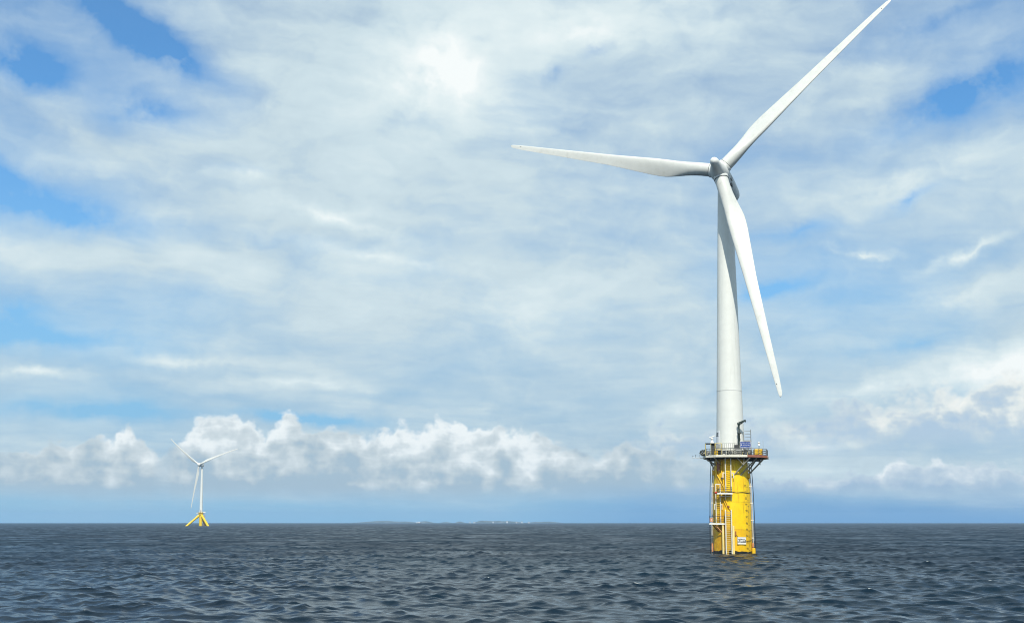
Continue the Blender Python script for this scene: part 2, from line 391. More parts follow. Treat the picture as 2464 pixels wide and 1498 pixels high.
def yellow_hull(name='hull_yellow'):
    """yellow coating: weld bands, a redder lower coat, painted-in shade and brownish paint at left, runs of rust and grime"""
    m = bpy.data.materials.new(name); m.use_nodes = True
    t = m.node_tree; gg = G(t); b = t.nodes['Principled BSDF']
    o = gg.new('ShaderNodeTexCoord').outputs['Object']
    s = gg.new('ShaderNodeSeparateXYZ'); t.links.new(o, s.inputs[0])
    px, py, pz = (V(gg, s.outputs[i]) for i in range(3))
    n = gg.nf(o, 0.55, 5.0, 0.6)
    c = gg.mixc(gg.step(n, 0.35, 0.68), (0.92, 0.57, 0.002, 1), (0.96, 0.68, 0.003, 1))
    # older, redder coat below the lower weld
    c = gg.mixc(gg.step(pz + (n - 0.5) * 0.3, 3.95, 3.80, True) * 0.55, c, (0.72, 0.38, 0.004, 1))
    c = gg.mixc(gg.step(px, -0.9, -1.3) * gg.step(gg.nf(o, 1.3, 4.0, 0.6), 0.36, 0.60) * 0.85, c, (0.60, 0.30, 0.006, 1))  # left side: landing and ladder shade painted into the colour, plus browner paint
    # runs
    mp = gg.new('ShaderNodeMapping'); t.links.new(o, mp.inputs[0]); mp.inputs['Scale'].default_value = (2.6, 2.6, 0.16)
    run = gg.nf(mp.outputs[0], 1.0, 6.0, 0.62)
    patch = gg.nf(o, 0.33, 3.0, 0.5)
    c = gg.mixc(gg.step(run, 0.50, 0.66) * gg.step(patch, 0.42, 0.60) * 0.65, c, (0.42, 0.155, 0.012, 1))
    mp2 = gg.new('ShaderNodeMapping'); t.links.new(o, mp2.inputs[0]); mp2.inputs['Scale'].default_value = (6.0, 6.0, 0.5)
    run2 = gg.nf(mp2.outputs[0], 1.0, 5.0, 0.6)
    c = gg.mixc(gg.step(run2, 0.66, 0.74) * 0.8, c, (0.14, 0.06, 0.012, 1))
    # grime collecting at the top flange and the weld beads
    c = gg.mixc(gg.step(gg.nf(o, 5.0, 4.0, 0.6), 0.58, 0.75) * 0.3, c, (0.50, 0.30, 0.04, 1))
    for zz in (3.85, 9.62, 8.2):
        bead = gg.step(gg.m('ABSOLUTE', pz - zz), 0.02, 0.05, True, 0.45, 0.0)
        c = gg.mixc(bead, c, (0.30, 0.17, 0.02, 1))
    t.links.new(c, b.inputs['Base Color'])
    t.links.new(gg.step(run, 0.45, 0.7, True, 0.40, 0.65).s, b.inputs['Roughness'])
    bn = gg.new('ShaderNodeBump'); bn.inputs['Strength'].default_value = 0.25; bn.inputs['Distance'].default_value = 0.02
    t.links.new(gg.nf(o, 3.0, 5.0, 0.6).s, bn.inputs['Height']); t.links.new(bn.outputs[0], b.inputs['Normal'])
    return m
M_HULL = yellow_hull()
M_PIPEY = mat('pipe_yellow', (0.80, 0.48, 0.01), 0.45, dirt=(0.38, 0.14, 0.02), dirt_amt=0.6, dirt_scale=2.0, vary=0.08)
M_FARY = mat('floater_yellow', (0.84, 0.58, 0.01), 0.45, vary=0.06, dirt=(0.6, 0.3, 0.02), dirt_amt=0.3, dirt_scale=0.4)

# ------------------------------------------------------------------ mesh builder
class MB:
    def __init__(self):
        self.v, self.f, self.sm, self.mi, self.cur = [], [], [], [], 0
    def use(self, i):
        self.cur = i; return self
    def add(self, verts, faces, smooth=False):
        o = len(self.v)
        self.v.extend([tuple(p) for p in verts])
        for f in faces:
            self.f.append(tuple(o + i for i in f)); self.sm.append(smooth); self.mi.append(self.cur)
        return self
    def box(self, c, s, rot=None, bev=0.0):
        hx, hy, hz = s[0] / 2, s[1] / 2, s[2] / 2
        if bev <= 0:
            vs = [(x, y, z) for x in (-hx, hx) for y in (-hy, hy) for z in (-hz, hz)]
            fs = [(0, 1, 3, 2), (4, 6, 7, 5), (0, 4, 5, 1), (2, 3, 7, 6), (0, 2, 6, 4), (1, 5, 7, 3)]
        else:
            b = min(bev, hx * 0.9, hy * 0.9, hz * 0.9)
            vs = []; fs = []
            rings = []
            for z, k in ((-hz, b), (-hz + b, 0), (hz - b, 0), (hz, b)):
                ax, ay = hx - k, hy - k
                ring = [(-ax + b, -ay), (ax - b, -ay), (ax, -ay + b), (ax, ay - b), (ax - b, ay), (-ax + b, ay), (-ax, ay - b), (-ax, -ay + b)]
                rings.append([(x, y, z) for x, y in ring])
            for r_ in rings: vs.extend(r_)
            for k in range(3):
                for i in range(8):
                    j = (i + 1) % 8
                    fs.append((k * 8 + i, k * 8 + j, (k + 1) * 8 + j, (k + 1) * 8 + i))
            fs.append(tuple(range(7, -1, -1))); fs.append(tuple(range(24, 32)))
        if rot is not None:
            vs = [rot @ Vector(p) for p in vs]
        vs = [(p[0] + c[0], p[1] + c[1], p[2] + c[2]) for p in vs]
        return self.add(vs, fs)
    def tube(self, pts, r, seg=10, caps=True, r1=None):
        pts = [Vector(p) for p in pts]
        n = len(pts); rings = []
        ref = None
        for i, p in enumerate(pts):
            d = (pts[min(i + 1, n - 1)] - pts[max(i - 1, 0)]).normalized()
            if ref is None:
                a = Vector((0, 0, 1)) if abs(d.z) < 0.9 else Vector((1, 0, 0))
                ref = d.cross(a).normalized()
            ref = (ref - d * ref.dot(d)).normalized()
            b = d.cross(ref)
            rr = r if r1 is None else r + (r1 - r) * i / (n - 1)
            rings.append([p + (ref * math.cos(2 * math.pi * k / seg) + b * math.sin(2 * math.pi * k / seg)) * rr for k in range(seg)])
        vs = [q for ring in rings for q in ring]
        fs = [(i * seg + k, i * seg + (k + 1) % seg, (i + 1) * seg + (k + 1) % seg, (i + 1) * seg + k) for i in range(n - 1) for k in range(seg)]
        self.add(vs, fs, True)
        if caps:
            self.add(rings[0], [tuple(range(seg - 1, -1, -1))]); self.add(rings[-1], [tuple(range(seg))])
        return self
    def lathe(self, prof, seg=48, c=(0, 0, 0), frame=None, smooth=True):
        """prof: (axial, radius) pairs; frame = 3x3 whose third column is the axis"""
        vs = []
        for a, r in prof:
            for k in range(seg):
                t = 2 * math.pi * k / seg
                p = Vector((r * math.cos(t), r * math.sin(t), a))
                if frame is not None: p = frame @ p
                vs.append((p[0] + c[0], p[1] + c[1], p[2] + c[2]))
        fs = [(i * seg + k, i * seg + (k + 1) % seg, (i + 1) * seg + (k + 1) % seg, (i + 1) * seg + k) for i in range(len(prof) - 1) for k in range(seg)]
        return self.add(vs, fs, smooth)
    def prism(self, poly, z0, z1):
        n = len(poly)
        vs = [(x, y, z0) for x, y in poly] + [(x, y, z1) for x, y in poly]
        fs = [tuple(range(n - 1, -1, -1)), tuple(range(n, 2 * n))] + [(i, (i + 1) % n, n + (i + 1) % n, n + i) for i in range(n)]
        return self.add(vs, fs)
    def xf(self, M):
        self.v = [tuple(M @ Vector(p)) for p in self.v]; return self
    def build(self, name, mats, parent=None, label=None):
        me = bpy.data.meshes.new(name)
        me.from_pydata(self.v, [], self.f)
        for m in (mats if isinstance(mats, (list, tuple)) else [mats]):
            me.materials.append(m)
        me.polygons.foreach_set('use_smooth', self.sm)
        me.polygons.foreach_set('material_index', self.mi)
        me.update()
        ob = bpy.data.objects.new(name, me)
        COL.objects.link(ob)
        if parent is not None: ob.parent = parent
        if label: ob['label'] = label
        return ob

def thing(name, label, cat, M, group=None):
    o = bpy.data.objects.new(name, None)
    COL.objects.link(o)
    o.empty_display_size = 0.5
    o.matrix_world = M
    o['label'] = label; o['category'] = cat
    if group: o['group'] = group
    return o

def tag(o, label, cat, group=None, kind=None):
    if label: o['label'] = label
    if cat: o['category'] = cat
    if group: o['group'] = group
    if kind: o['kind'] = kind
    return o

def text_geo(body, size, align='CENTER', depth=0.006, bold=0.0):
    cu = bpy.data.curves.new('lettering', 'FONT')
    cu.body = body; cu.size = size; cu.align_x = align; cu.align_y = 'CENTER'; cu.extrude = depth; cu.offset = bold
    ob = bpy.data.objects.new('lettering', cu)
    COL.objects.link(ob)
    dg = bpy.context.evaluated_depsgraph_get()
    me = bpy.data.meshes.new_from_object(ob.evaluated_get(dg))
    vs = [tuple(v.co) for v in me.vertices]; fs = [tuple(p.vertices) for p in me.polygons]
    bpy.data.objects.remove(ob); bpy.data.curves.remove(cu); bpy.data.meshes.remove(me)
    return vs, fs

# ------------------------------------------------------------------ sea
def build_sea():
    H = R(26.5)
    inner = np.linspace(-H, H, 1150)
    ext = []
    a, st = H, inner[1] - inner[0]
    while a < math.pi - 0.02:
        st = min(st * 1.09, 0.06); a += st
        if a < math.pi: ext.append(a)
    ext = np.array(ext)
    azs = np.concatenate([-ext[::-1], inner, ext])
    rs = [2.0]
    while rs[-1] < 13000.0:
        r = rs[-1]
        if r < 52: d = max(0.35, min(2.0, (54 - r) * 0.12))
        elif r < 1500: d = max(0.165, r * 0.0019)
        elif r < 3000: d = r * 0.006
        else: d = r * 0.03
        rs.append(r + d)
    rs = np.array(rs)
    nr, na = len(rs), len(azs)
    Rr, A = np.meshgrid(rs, azs, indexing='ij')
    x0 = (Rr * np.sin(A)).astype(np.float64); y0 = (Rr * np.cos(A)).astype(np.float64)
    spacing = np.gradient(rs)
    lat = rs * (inner[1] - inner[0])
    cell = np.maximum(spacing, lat)
    z = np.zeros_like(x0, dtype=np.float32); dx = np.zeros_like(z); dy = np.zeros_like(z)
    crest = np.zeros_like(z)
    miss = np.full(nr, 0.0004)                      # slope variance too fine for the mesh
    wind = math.atan2(0.92, 0.39)
    octs = np.geomspace(28.0, 0.42, 120)
    for L in octs:
        L = L * rng.uniform(0.93, 1.07)
        th = wind + rng.normal(0, 0.55 if L < 8 else 0.35)
        k = 2 * math.pi / L
        # slope contribution per component, chop dominated
        s = 0.048 * np.exp(-((math.log(L / 1.25)) / 0.70) ** 2) + 0.017 * np.exp(-((math.log(L / 5.0)) / 0.55) ** 2) + 0.006
        if L > 20: s *= 0.8
        s *= WAVE_GAIN
        amp = s / k
        ph = rng.uniform(0, 2 * math.pi)
        fade = np.clip((L / cell - 2.0) / 1.3, 0, 1)
        miss += 0.5 * s * s * (1 - fade ** 2)
        nmax = int(np.searchsorted(-fade, -1e-6)) if fade[-1] <= 0 else nr
        act = np.nonzero(fade > 0)[0]
        if len(act) == 0: continue
        i0, i1 = act[0], act[-1] + 1
        kx, ky = k * math.cos(th), k * math.sin(th)
        p = (kx * x0[i0:i1] + ky * y0[i0:i1] + ph)
        p = np.mod(p, 2 * math.pi).astype(np.float32)
        c, sn = np.cos(p), np.sin(p)
        fa = fade[i0:i1, None].astype(np.float32)
        z[i0:i1] += amp * fa * c
        q = 0.95 * amp
        dx[i0:i1] -= q * fa * sn * math.cos(th); dy[i0:i1] -= q * fa * sn * math.sin(th)
        crest[i0:i1] += s * fa * c
    FOAM_LO = float(np.percentile(crest[60:700:3, ::5], 99.97))
    P = np.stack([x0 + dx, y0 + dy, z], -1).reshape(-1, 3)
    nv = nr * na
    idx = np.arange(nv).reshape(nr, na)
    q = np.stack([idx[:-1, :-1], idx[:-1, 1:], idx[1:, 1:], idx[1:, :-1]], -1).reshape(-1, 4)
    seam = np.stack([idx[:-1, -1], idx[:-1, 0], idx[1:, 0], idx[1:, -1]], -1)
    q = np.concatenate([q, seam])[:, ::-1]
    cap = idx[0]
    nq = len(q)
    me = bpy.data.meshes.new('sea_water')
    me.vertices.add(nv); me.vertices.foreach_set('co', P.astype(np.float32).ravel())
    me.loops.add(nq * 4 + na); me.loops.foreach_set('vertex_index', np.concatenate([q.ravel(), cap]).astype(np.int32))
    me.polygons.add(nq + 1)
    me.polygons.foreach_set('loop_start', np.concatenate([np.arange(nq) * 4, [nq * 4]]).astype(np.int32))
    me.polygons.foreach_set('use_smooth', np.ones(nq + 1, dtype=bool))
    at = me.attributes.new('fine_slope', 'FLOAT', 'POINT')
    at.data.foreach_set('value', np.repeat(np.sqrt(2 * miss), na).astype(np.float32))
    af = me.attributes.new('crest', 'FLOAT', 'POINT')
    af.data.foreach_set('value', crest.ravel())
    me.update(); me.validate()
    ob = bpy.data.objects.new('sea_water', me); COL.objects.link(ob)
    ob['kind'] = 'structure'
    m = bpy.data.materials.new('sea_water'); m.use_nodes = True
    t = m.node_tree; gg = G(t); b = t.nodes['Principled BSDF']
    an = gg.new('ShaderNodeAttribute', attribute_name='fine_slope')
    cn = gg.new('ShaderNodeAttribute', attribute_name='crest')
    o = gg.new('ShaderNodeTexCoord').outputs['Object']
    fs = V(gg, an.outputs['Fac'])
    rough = g_clamp = gg.m('SQRT', fs)
    pw = gg.nf(o, 0.045, 5.0, 0.6)
    rough = rough * gg.step(pw, 0.30, 0.70, True, 0.50, 1.15)
    t.links.new(gg.m('MINIMUM', rough, 0.55).s, b.inputs['Roughness'])
    gust = gg.nf(o, 0.012, 4.0, 0.55)
    c = gg.mixc(gg.step(gust, 0.35, 0.65), (0.0006, 0.0080, 0.0180, 1), (0.0015, 0.0140, 0.0280, 1))
    fo = gg.step(V(gg, cn.outputs['Fac']) + (gg.nf(o, 1.7, 5.0, 0.7) - 0.5) * 0.5, FOAM_LO, FOAM_LO + 0.10)
    c = gg.mixc(fo, c, (0.62, 0.66, 0.66, 1))
    t.links.new(c, b.inputs['Base Color'])
    b.inputs['IOR'].default_value = 1.32
    bn = gg.new('ShaderNodeBump'); bn.inputs['Strength'].default_value = 1.0; bn.inputs['Distance'].default_value = 0.035
    mp = gg.new('ShaderNodeMapping'); t.links.new(o, mp.inputs[0])
    mp.inputs['Rotation'].default_value = (0, 0, R(23)); mp.inputs['Scale'].default_value = (0.55, 1.25, 1)
    t.links.new((gg.nf(mp.outputs[0], 2.6, 4.0, 0.6)).s, bn.inputs['Height'])
    t.links.new(bn.outputs[0], b.inputs['Normal'])
    me.materials.append(m)
    return ob
WAVE_GAIN = 1.22
build_sea()

# ------------------------------------------------------------------ geometry of a rotor
def rotor_frame(yaw, tilt):
    n = Vector((math.sin(yaw) * math.cos(tilt), -math.cos(yaw) * math.cos(tilt), math.sin(tilt)))
    e1 = Vector((math.cos(yaw), math.sin(yaw), 0.0))
    e2 = n.cross(e1)
    if e2.z < 0: e2 = -e2
    return n, e1, e2

def interp(x, xs, ys):
    return float(np.interp(x, xs, ys))

def blade_mb(M_inv, hub, n, e1, e2, a, radius, root_r0, root_d, chord_max, r_max, tip_c, pitch, flap, flap_pow=2.0, seg=28, steps=46, sweep=0.0, thick=1.0):
    er = e1 * math.sin(a) + e2 * math.cos(a)
    et = e1 * math.cos(a) - e2 * math.sin(a)
    rs = [root_r0 + (radius - root_r0) * (i / steps) for i in range(steps - 1)] + [radius * 0.985, radius * 0.994, radius]
    kr = [root_r0, root_r0 * 1.9, r_max, r_max * 1.2, radius * 0.5, radius * 0.75, radius * 0.93, radius * 0.985, radius * 0.994, radius]
    kc = [root_d, root_d * 1.06, chord_max, chord_max * 0.985, chord_max * 0.64, chord_max * 0.43, tip_c * 1.45, tip_c, tip_c * 0.7, tip_c * 0.12]
    m = MB(); vs = []
    for r in rs:
        c = interp(r, kr, kc)
        w = min(1.0, max(0.0, (r - root_r0 * 1.5) / (r_max - root_r0 * 1.5))); w = w * w * (3 - 2 * w)
        tk = interp(r, [r_max, radius * 0.5, radius], [0.34, 0.22, 0.16]) * thick
        beta = pitch + R(interp(r, [root_r0, r_max, radius * 0.5, radius], [12, 11, 4, 0]))
        le = et * math.cos(beta) + n * math.sin(beta)
        up = n * math.cos(beta) - et * math.sin(beta)
        u = (r - root_r0) / (radius - root_r0)
        base = hub + er * r + n * (flap * u ** flap_pow) + et * (sweep * u * u)
        for k in range(seg):
            t = 2 * math.pi * k / seg
            cx, cy = math.cos(t) * root_d / 2, math.sin(t) * root_d / 2
            s = 0.5 * (1 + math.cos(t))               # 1 at LE, 0 at TE
            xx = 1 - s
            yt = 5 * tk * (0.2969 * math.sqrt(xx) - 0.126 * xx - 0.3516 * xx ** 2 + 0.2843 * xx ** 3 - 0.1036 * xx ** 4) * c
            camber = 0.03 * c * (1 - (2 * xx - 0.8) ** 2)
            ax = (s - 0.70) * c
            ay = (yt if t <= math.pi else -yt * 0.85) - camber
            px_ = cx * (1 - w) + ax * w; py_ = cy * (1 - w) + ay * w
            vs.append(base + le * px_ + up * py_)
    nr = len(rs)
    fs = [(i * seg + k, i * seg + (k + 1) % seg, (i + 1) * seg + (k + 1) % seg, (i + 1) * seg + k) for i in range(nr - 1) for k in range(seg)]
    fs.append(tuple((nr - 1) * seg + k for k in range(seg)))
    vs = [M_inv @ p for p in vs]
    # make faces point outwards
    m.add(vs, fs, True)
    return m, er, et

def fix_normals(ob):
    import bmesh
    bm = bmesh.new(); bm.from_mesh(ob.data)
    bmesh.ops.recalc_face_normals(bm, faces=bm.faces)
    bm.to_mesh(ob.data); bm.free()
    return ob

def axis_frame(M_inv, axis):
    """3x3 (local) whose third column is a world axis"""
    z = (M_inv.to_3x3() @ axis).normalized()
    x = z.orthogonal().normalized(); y = z.cross(x)
    return Matrix((x, y, z)).transposed()

# ------------------------------------------------------------------ the near turbine
BASE = Vector((35.70, 184.05, 0.0))
LEAN = Vector((math.tan(R(1.05)), math.tan(R(1.30)), 1.0)).normalized()
vd = Vector((BASE.x, BASE.y, 0)).normalized()
lx = vd.cross(LEAN).normalized(); ly = LEAN.cross(lx)
MT = Matrix((lx, ly, LEAN)).transposed().to_4x4(); MT.translation = BASE
MTi = MT.inverted()
def at(x, y, z):
    """turbine coordinates (right, away, up) -> a world placement upright on the turbine"""
    return MT @ Matrix.Translation((x, y, z))

NEAR = thing('wind_turbine', 'large white wind turbine on a yellow floating column, nearest to the viewer', 'wind turbine', MT)
RC = 3.1
def col_r(z):
    return float(np.interp(z, [0.0, 7.0, 10.0, 12.5, 14.2, 15.0], [3.12, 3.07, 2.98, 2.86, 2.74, 2.70]))
def front(x, off=0.0):
    return -math.sqrt(max(0.01, (RC + off) ** 2 - x * x))

col_mb = MB().lathe([(z, col_r(z)) for z in np.linspace(-7.0, 15.05, 60)], 96)
for zb in (3.85, 8.2, 9.62):
    col_mb.lathe([(zb - 0.03, col_r(zb) - 0.02), (zb - 0.02, col_r(zb) + 0.015), (zb + 0.02, col_r(zb) + 0.015), (zb + 0.03, col_r(zb) - 0.02)], 96, smooth=False)
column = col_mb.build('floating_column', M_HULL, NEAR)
gr = MB()
gp = []
for k in range(96):
    t = 2 * math.pi * k / 96
    gp.append((t, 0.48 + 0.07 * math.sin(3 * t + 1) + 0.05 * math.sin(11 * t) + 0.03 * math.sin(23 * t + 2)))
vs = []
for t, h in gp: vs.append(((3.155) * math.cos(t), (3.155) * math.sin(t), -6.5))
for t, h in gp: vs.append(((3.155) * math.cos(t), (3.155) * math.sin(t), h))
gr.add(vs, [(k, (k + 1) % 96, 96 + (k + 1) % 96, 96 + k) for k in range(96)], True)
gr.build('weed_band', M_GROWTH, NEAR, 'dark weed growing round the waterline')

# tower
TZ0, TZ1 = 15.05, 61.95
tw = MB()
prof = []
for i in range(40):
    z = TZ0 + (TZ1 - TZ0) * i / 39
    prof.append((z, 2.34 + (1.19 - 2.34) * ((z - TZ0) / (TZ1 - TZ0))))
tw.lathe(prof, 72)
for zf in (26.4,):
    rr = 2.34 + (1.19 - 2.34) * ((zf - TZ0) / (TZ1 - TZ0))
    MB().lathe([(zf - 0.07, rr - 0.02), (zf - 0.06, rr + 0.02), (zf + 0.06, rr + 0.02), (zf + 0.07, rr - 0.02)], 72, smooth=False).build('flange_ring', M_FLANGE, NEAR)
tower = tw.build('tower', M_WHITE, NEAR)

# rotor
NYAW, NTILT = -0.40726, 0.17861
HUB = Vector((35.4206, 182.3994, 63.865))
n_, e1_, e2_ = rotor_frame(NYAW, NTILT)
hubl = MTi @ HUB
FR = axis_frame(MTi, n_)
hb = MB()
hp = [(4.45, 0.001), (4.42, 0.22), (4.32, 0.42), (4.14, 0.58), (3.86, 0.69), (3.45, 0.76), (2.9, 0.84), (2.3, 0.97), (1.7, 1.16), (1.1, 1.38), (0.5, 1.57), (0.0, 1.66), (-0.5, 1.66), (-0.95, 1.58), (-1.25, 1.45), (-1.32, 1.30), (-1.34, 0.9)]
hb.lathe(hp[::-1], 56, hubl, FR)
hub_ob = hb.build('hub', M_HUBW, NEAR)
BLADES = [(44.93, -1.00), (166.56, -1.34), (285.40, -0.12)]
for deg, flap in BLADES:
    a = R(deg)
    m, er, et = blade_mb(MTi, HUB, n_, e1_, e2_, a, 41.2, 1.45, 2.25, 3.08, 9.6, 0.62, R(5.0), flap)
    b = fix_normals(m.build('blade', M_BLADE, NEAR))
    cr = MB()
    FB = axis_frame(MTi, er)
    cr.lathe([(0.95, 1.24), (1.50, 1.24), (1.56, 1.21), (1.58, 1.16), (1.58, 1.05)], 40, hubl, FB)
    cr.build('root_collar', M_HUBW, b)
    dk = MB().lathe([(1.565, 1.19), (1.64, 1.19), (1.64, 1.10)], 40, hubl, FB)
    dk.build('root_seal', M_DARK, b)
    # lightning receptor near the tip
    u = (39.0 - 1.45) / (41.2 - 1.45)
    pc = MTi @ (HUB + er * 39.0 + n_ * (flap * u * u + 0.085))
    fr = axis_frame(MTi, n_)
    MB().lathe([(-0.05, 0.06), (0.03, 0.06), (0.03, 0.001)], 10, pc, fr).build('lightning_receptor', M_DARK, b)
# nacelle, a long rounded drum behind the hub
nb = MB()
npf = [(-1.36, 1.20), (-1.40, 1.42), (-1.7, 1.52), (-3.0, 1.56), (-6.0, 1.56), (-8.6, 1.50), (-9.6, 1.40), (-10.1, 1.18), (-10.35, 0.8), (-10.45, 0.35), (-10.46, 0.001)]
nb.lathe(npf[::-1], 48, hubl, FR)
nac = nb.build('nacelle', M_HUBW, NEAR)
down = (MTi.to_3x3() @ Vector((0, 0, -1)))
nl = MTi.to_3x3() @ n_
up2 = MTi.to_3x3() @ e2_
sd1 = MTi.to_3x3() @ e1_
yaw = MB()
tt = Vector((0, 0, TZ1))
yaw.lathe([(0.0, 1.20), (0.05, 1.34), (0.35, 1.36), (0.40, 1.30), (0.95, 1.34)], 48, tt)
yaw.build('yaw_ring', M_DARK, NEAR)
# mast with wind vane, roof hatch and cooler on the nacelle
ms = MB()
p0 = hubl + nl * -8.4 + up2 * 1.45
ms.tube([p0, p0 + up2 * 1.25], 0.05, 8)
ms.tube([p0 + up2 * 1.15 - sd1 * 0.35, p0 + up2 * 1.15 + sd1 * 0.45], 0.035, 8)
ms.tube([p0 + up2 * 1.15 + sd1 * 0.45, p0 + up2 * 1.42 + sd1 * 0.45], 0.06, 8)
ms.build('wind_vane', M_DARK, nac)
for s_, q in ((-3.2, 0.0), (-5.4, 0.0)):
    fr3 = Matrix((sd1, nl, up2)).transposed()
    MB().box(hubl + nl * s_ + up2 * 1.56, (1.1, 0.9, 0.14), fr3, 0.04).build('roof_hatch', M_GREYST, nac)
MB().box(hubl + nl * -2.6 + sd1 * 1.50 - up2 * 0.2, (0.16, 1.1, 0.7), fr3, 0.03).build('side_vent', M_GREYST, nac)

# ---- deck round the top of the column
DZ = 15.55
deck_poly = [(-4.45, -0.6), (-3.9, -2.9), (-2.3, -4.25), (0.0, -4.6), (2.6, -4.55), (4.5, -3.9), (5.75, -2.9), (6.0, -0.4), (4.5, 2.0), (2.2, 4.1), (-1.6, 4.3), (-3.7, 2.6)]
dk = MB().prism(deck_poly, DZ - 0.12, DZ)
deck = dk.build('deck', M_DARK, NEAR)
eb = MB()
for i in range(len(deck_poly)):
    p, q = deck_poly[i], deck_poly[(i + 1) % len(deck_poly)]
    eb.use(1 if i in (4, 5) else 0)
    a_, b_ = Vector((p[0], p[1], 0)), Vector((q[0], q[1], 0))
    d_ = (b_ - a_); L_ = d_.length; d_.normalize()
    o_ = Vector((d_.y, -d_.x, 0))
    fr_ = Matrix((d_, o_, Vector((0, 0, 1)))).transposed()
    c_ = (a_ + b_) / 2 + o_ * 0.045
    eb.box((c_.x, c_.y, DZ - 0.16), (L_ + 0.05, 0.08, 0.36), fr_)
eb.build('edge_beam', [M_CREAM, M_BROWN], NEAR)
ub = MB()
for x in (-3.2, -1.6, 0.0, 1.6, 3.2, 4.6):
    y0_, y1_ = (-4.1, 3.4) if abs(x) < 2.5 else (-2.6, 1.4)
    ub.box((x, (y0_ + y1_) / 2, DZ - 0.30), (0.16, y1_ - y0_, 0.34))
for y in (-3.4, -1.2, 1.2):
    ub.box((0.5 if y > -3 else 0.0, y, DZ - 0.50), (8.6 if y > -3 else 6.6, 0.14, 0.2))
ub.build('deck_beams', M_DARK, NEAR)
BR = [((0.5, -3.08, 12.45), (3.0, -4.3, 15.15)), ((1.6, -2.68, 12.45), (4.1, -3.4, 15.15)), ((2.95, -1.0, 12.5), (5.2, -1.5, 15.15)),
      ((-2.65, -1.65, 14.1), (-4.05, -1.9, 15.15)), ((-1.9, -2.5, 14.2), (-2.6, -3.9, 15.15)),
      ((2.4, 2.0, 12.5), (4.0, 2.2, 15.15)), ((-2.4, 2.0, 12.6), (-3.5, 2.6, 15.15)), ((0.2, 3.08, 12.5), (0.4, 4.1, 15.15))]
for p, q in BR:
    p = (p[0] * 0.9, p[1] * 0.88, p[2])
    MB().tube([p, q], 0.125, 12).build('support_brace', M_STRUT, NEAR)
for p, q in (((2.0, -3.85, 14.0), (1.0, -4.1, 15.1)), ((2.0, -3.85, 14.0), (2.1, -4.0, 15.1)), ((3.6, -3.2, 14.3), (3.7, -2.6, 15.1)), ((4.7, -1.4, 14.2), (4.3, -1.4, 15.1))):
    MB().tube([p, q], 0.075, 8).build('brace_strut', M_STRUT, NEAR)

def rail_mb(pts, h=1.08, post=0.75, rails=(1.08, 0.58, 0.12), r=0.028, closed=False):
    m = MB()
    pts = [Vector(p) for p in pts]
    seq = list(zip(pts, pts[1:] + ([pts[0]] if closed else [])))
    for p, q in seq[: len(pts) if closed else len(pts) - 1]:
        L_ = (q - p).length; k = max(1, round(L_ / post))
        for i in range(k + (0 if closed else 1)):
            s = p.lerp(q, i / k)
            m.tube([s, s + Vector((0, 0, h))], r * 1.1, 6)
        for z in rails:
            m.tube([p + Vector((0, 0, z)), q + Vector((0, 0, z))], r, 6)
    return m
rl = rail_mb([(x * 0.985, y * 0.985, DZ) for x, y in deck_poly], closed=True, rails=(1.08, 0.72, 0.38), r=0.040)
rl.build('railing', M_RAIL, NEAR)

# upper ring walk round the tower foot
UZ = 16.5
ring = [(2.95 * math.cos(2 * math.pi * k / 28), 2.95 * math.sin(2 * math.pi * k / 28)) for k in range(28)]
up_ = MB().lathe([(UZ - 0.10, 2.2), (UZ - 0.10, 3.02), (UZ, 3.02), (UZ, 2.2)], 56, smooth=False)
up_.build('upper_walkway', M_CREAM, NEAR)
for k in range(12):
    t = 2 * math.pi * k / 12 + 0.1
    MB().box((2.85 * math.cos(t), 2.85 * math.sin(t), (DZ + UZ - 0.1) / 2), (0.14, 0.14, UZ - 0.1 - DZ)).build('walkway_post', M_MACH, NEAR)
rail_mb([(x, y, UZ) for x, y in ring], closed=True, post=0.34, rails=(1.05, 0.1), r=0.026).build('railing', M_GREYST, NEAR)
sk = MB().lathe([(DZ, 2.46), (UZ - 0.12, 2.42)], 48)
sk.build('tower_skirt', M_MACH, NEAR)

# entrance landing on the right-hand side of the tower
el_ = MB()
el_.box((2.75, -0.75, 18.15), (1.25, 1.2, 0.10))
el_.build('door_landing', M_GREYST, NEAR)
for q in ([(2.1, -1.3, UZ), (2.1, -1.3, 19.6)], [(3.3, -1.3, UZ), (3.3, -1.3, 20.0)], [(3.3, -0.2, UZ), (3.3, -0.2, 20.0)], [(2.75, -1.3, UZ), (2.75, -1.3, 18.1)]):
    el_ = MB().tube(q, 0.05, 6)
    el_.build('landing_post', M_GREYST, NEAR)
lr = MB()
for z in (17.3, 18.7, 19.2, 19.7):
    lr.tube([(2.3, -1.3, z), (3.3, -1.3, z), (3.3, -0.2, z)], 0.035, 6)
lr.tube([(2.2, -1.3, 17.0), (3.1, -1.3, 18.1)], 0.04, 6); lr.tube([(2.5, -1.3, UZ), (3.3, -1.3, 17.3)], 0.03, 6)
lr.build('landing_rail', M_GREYST, NEAR)
dr = MB().box((1.35, -1.88, 18.0), (0.85, 0.16, 2.2), Matrix.Rotation(R(34), 3, 'Z'), 0.05)
door = dr.build('tower_door', M_PLAIN, NEAR)
MB().box((1.30, -2.02, 18.75), (0.16, 0.05, 0.26), Matrix.Rotation(R(34), 3, 'Z')).build('door_lamp', M_DARK, door)

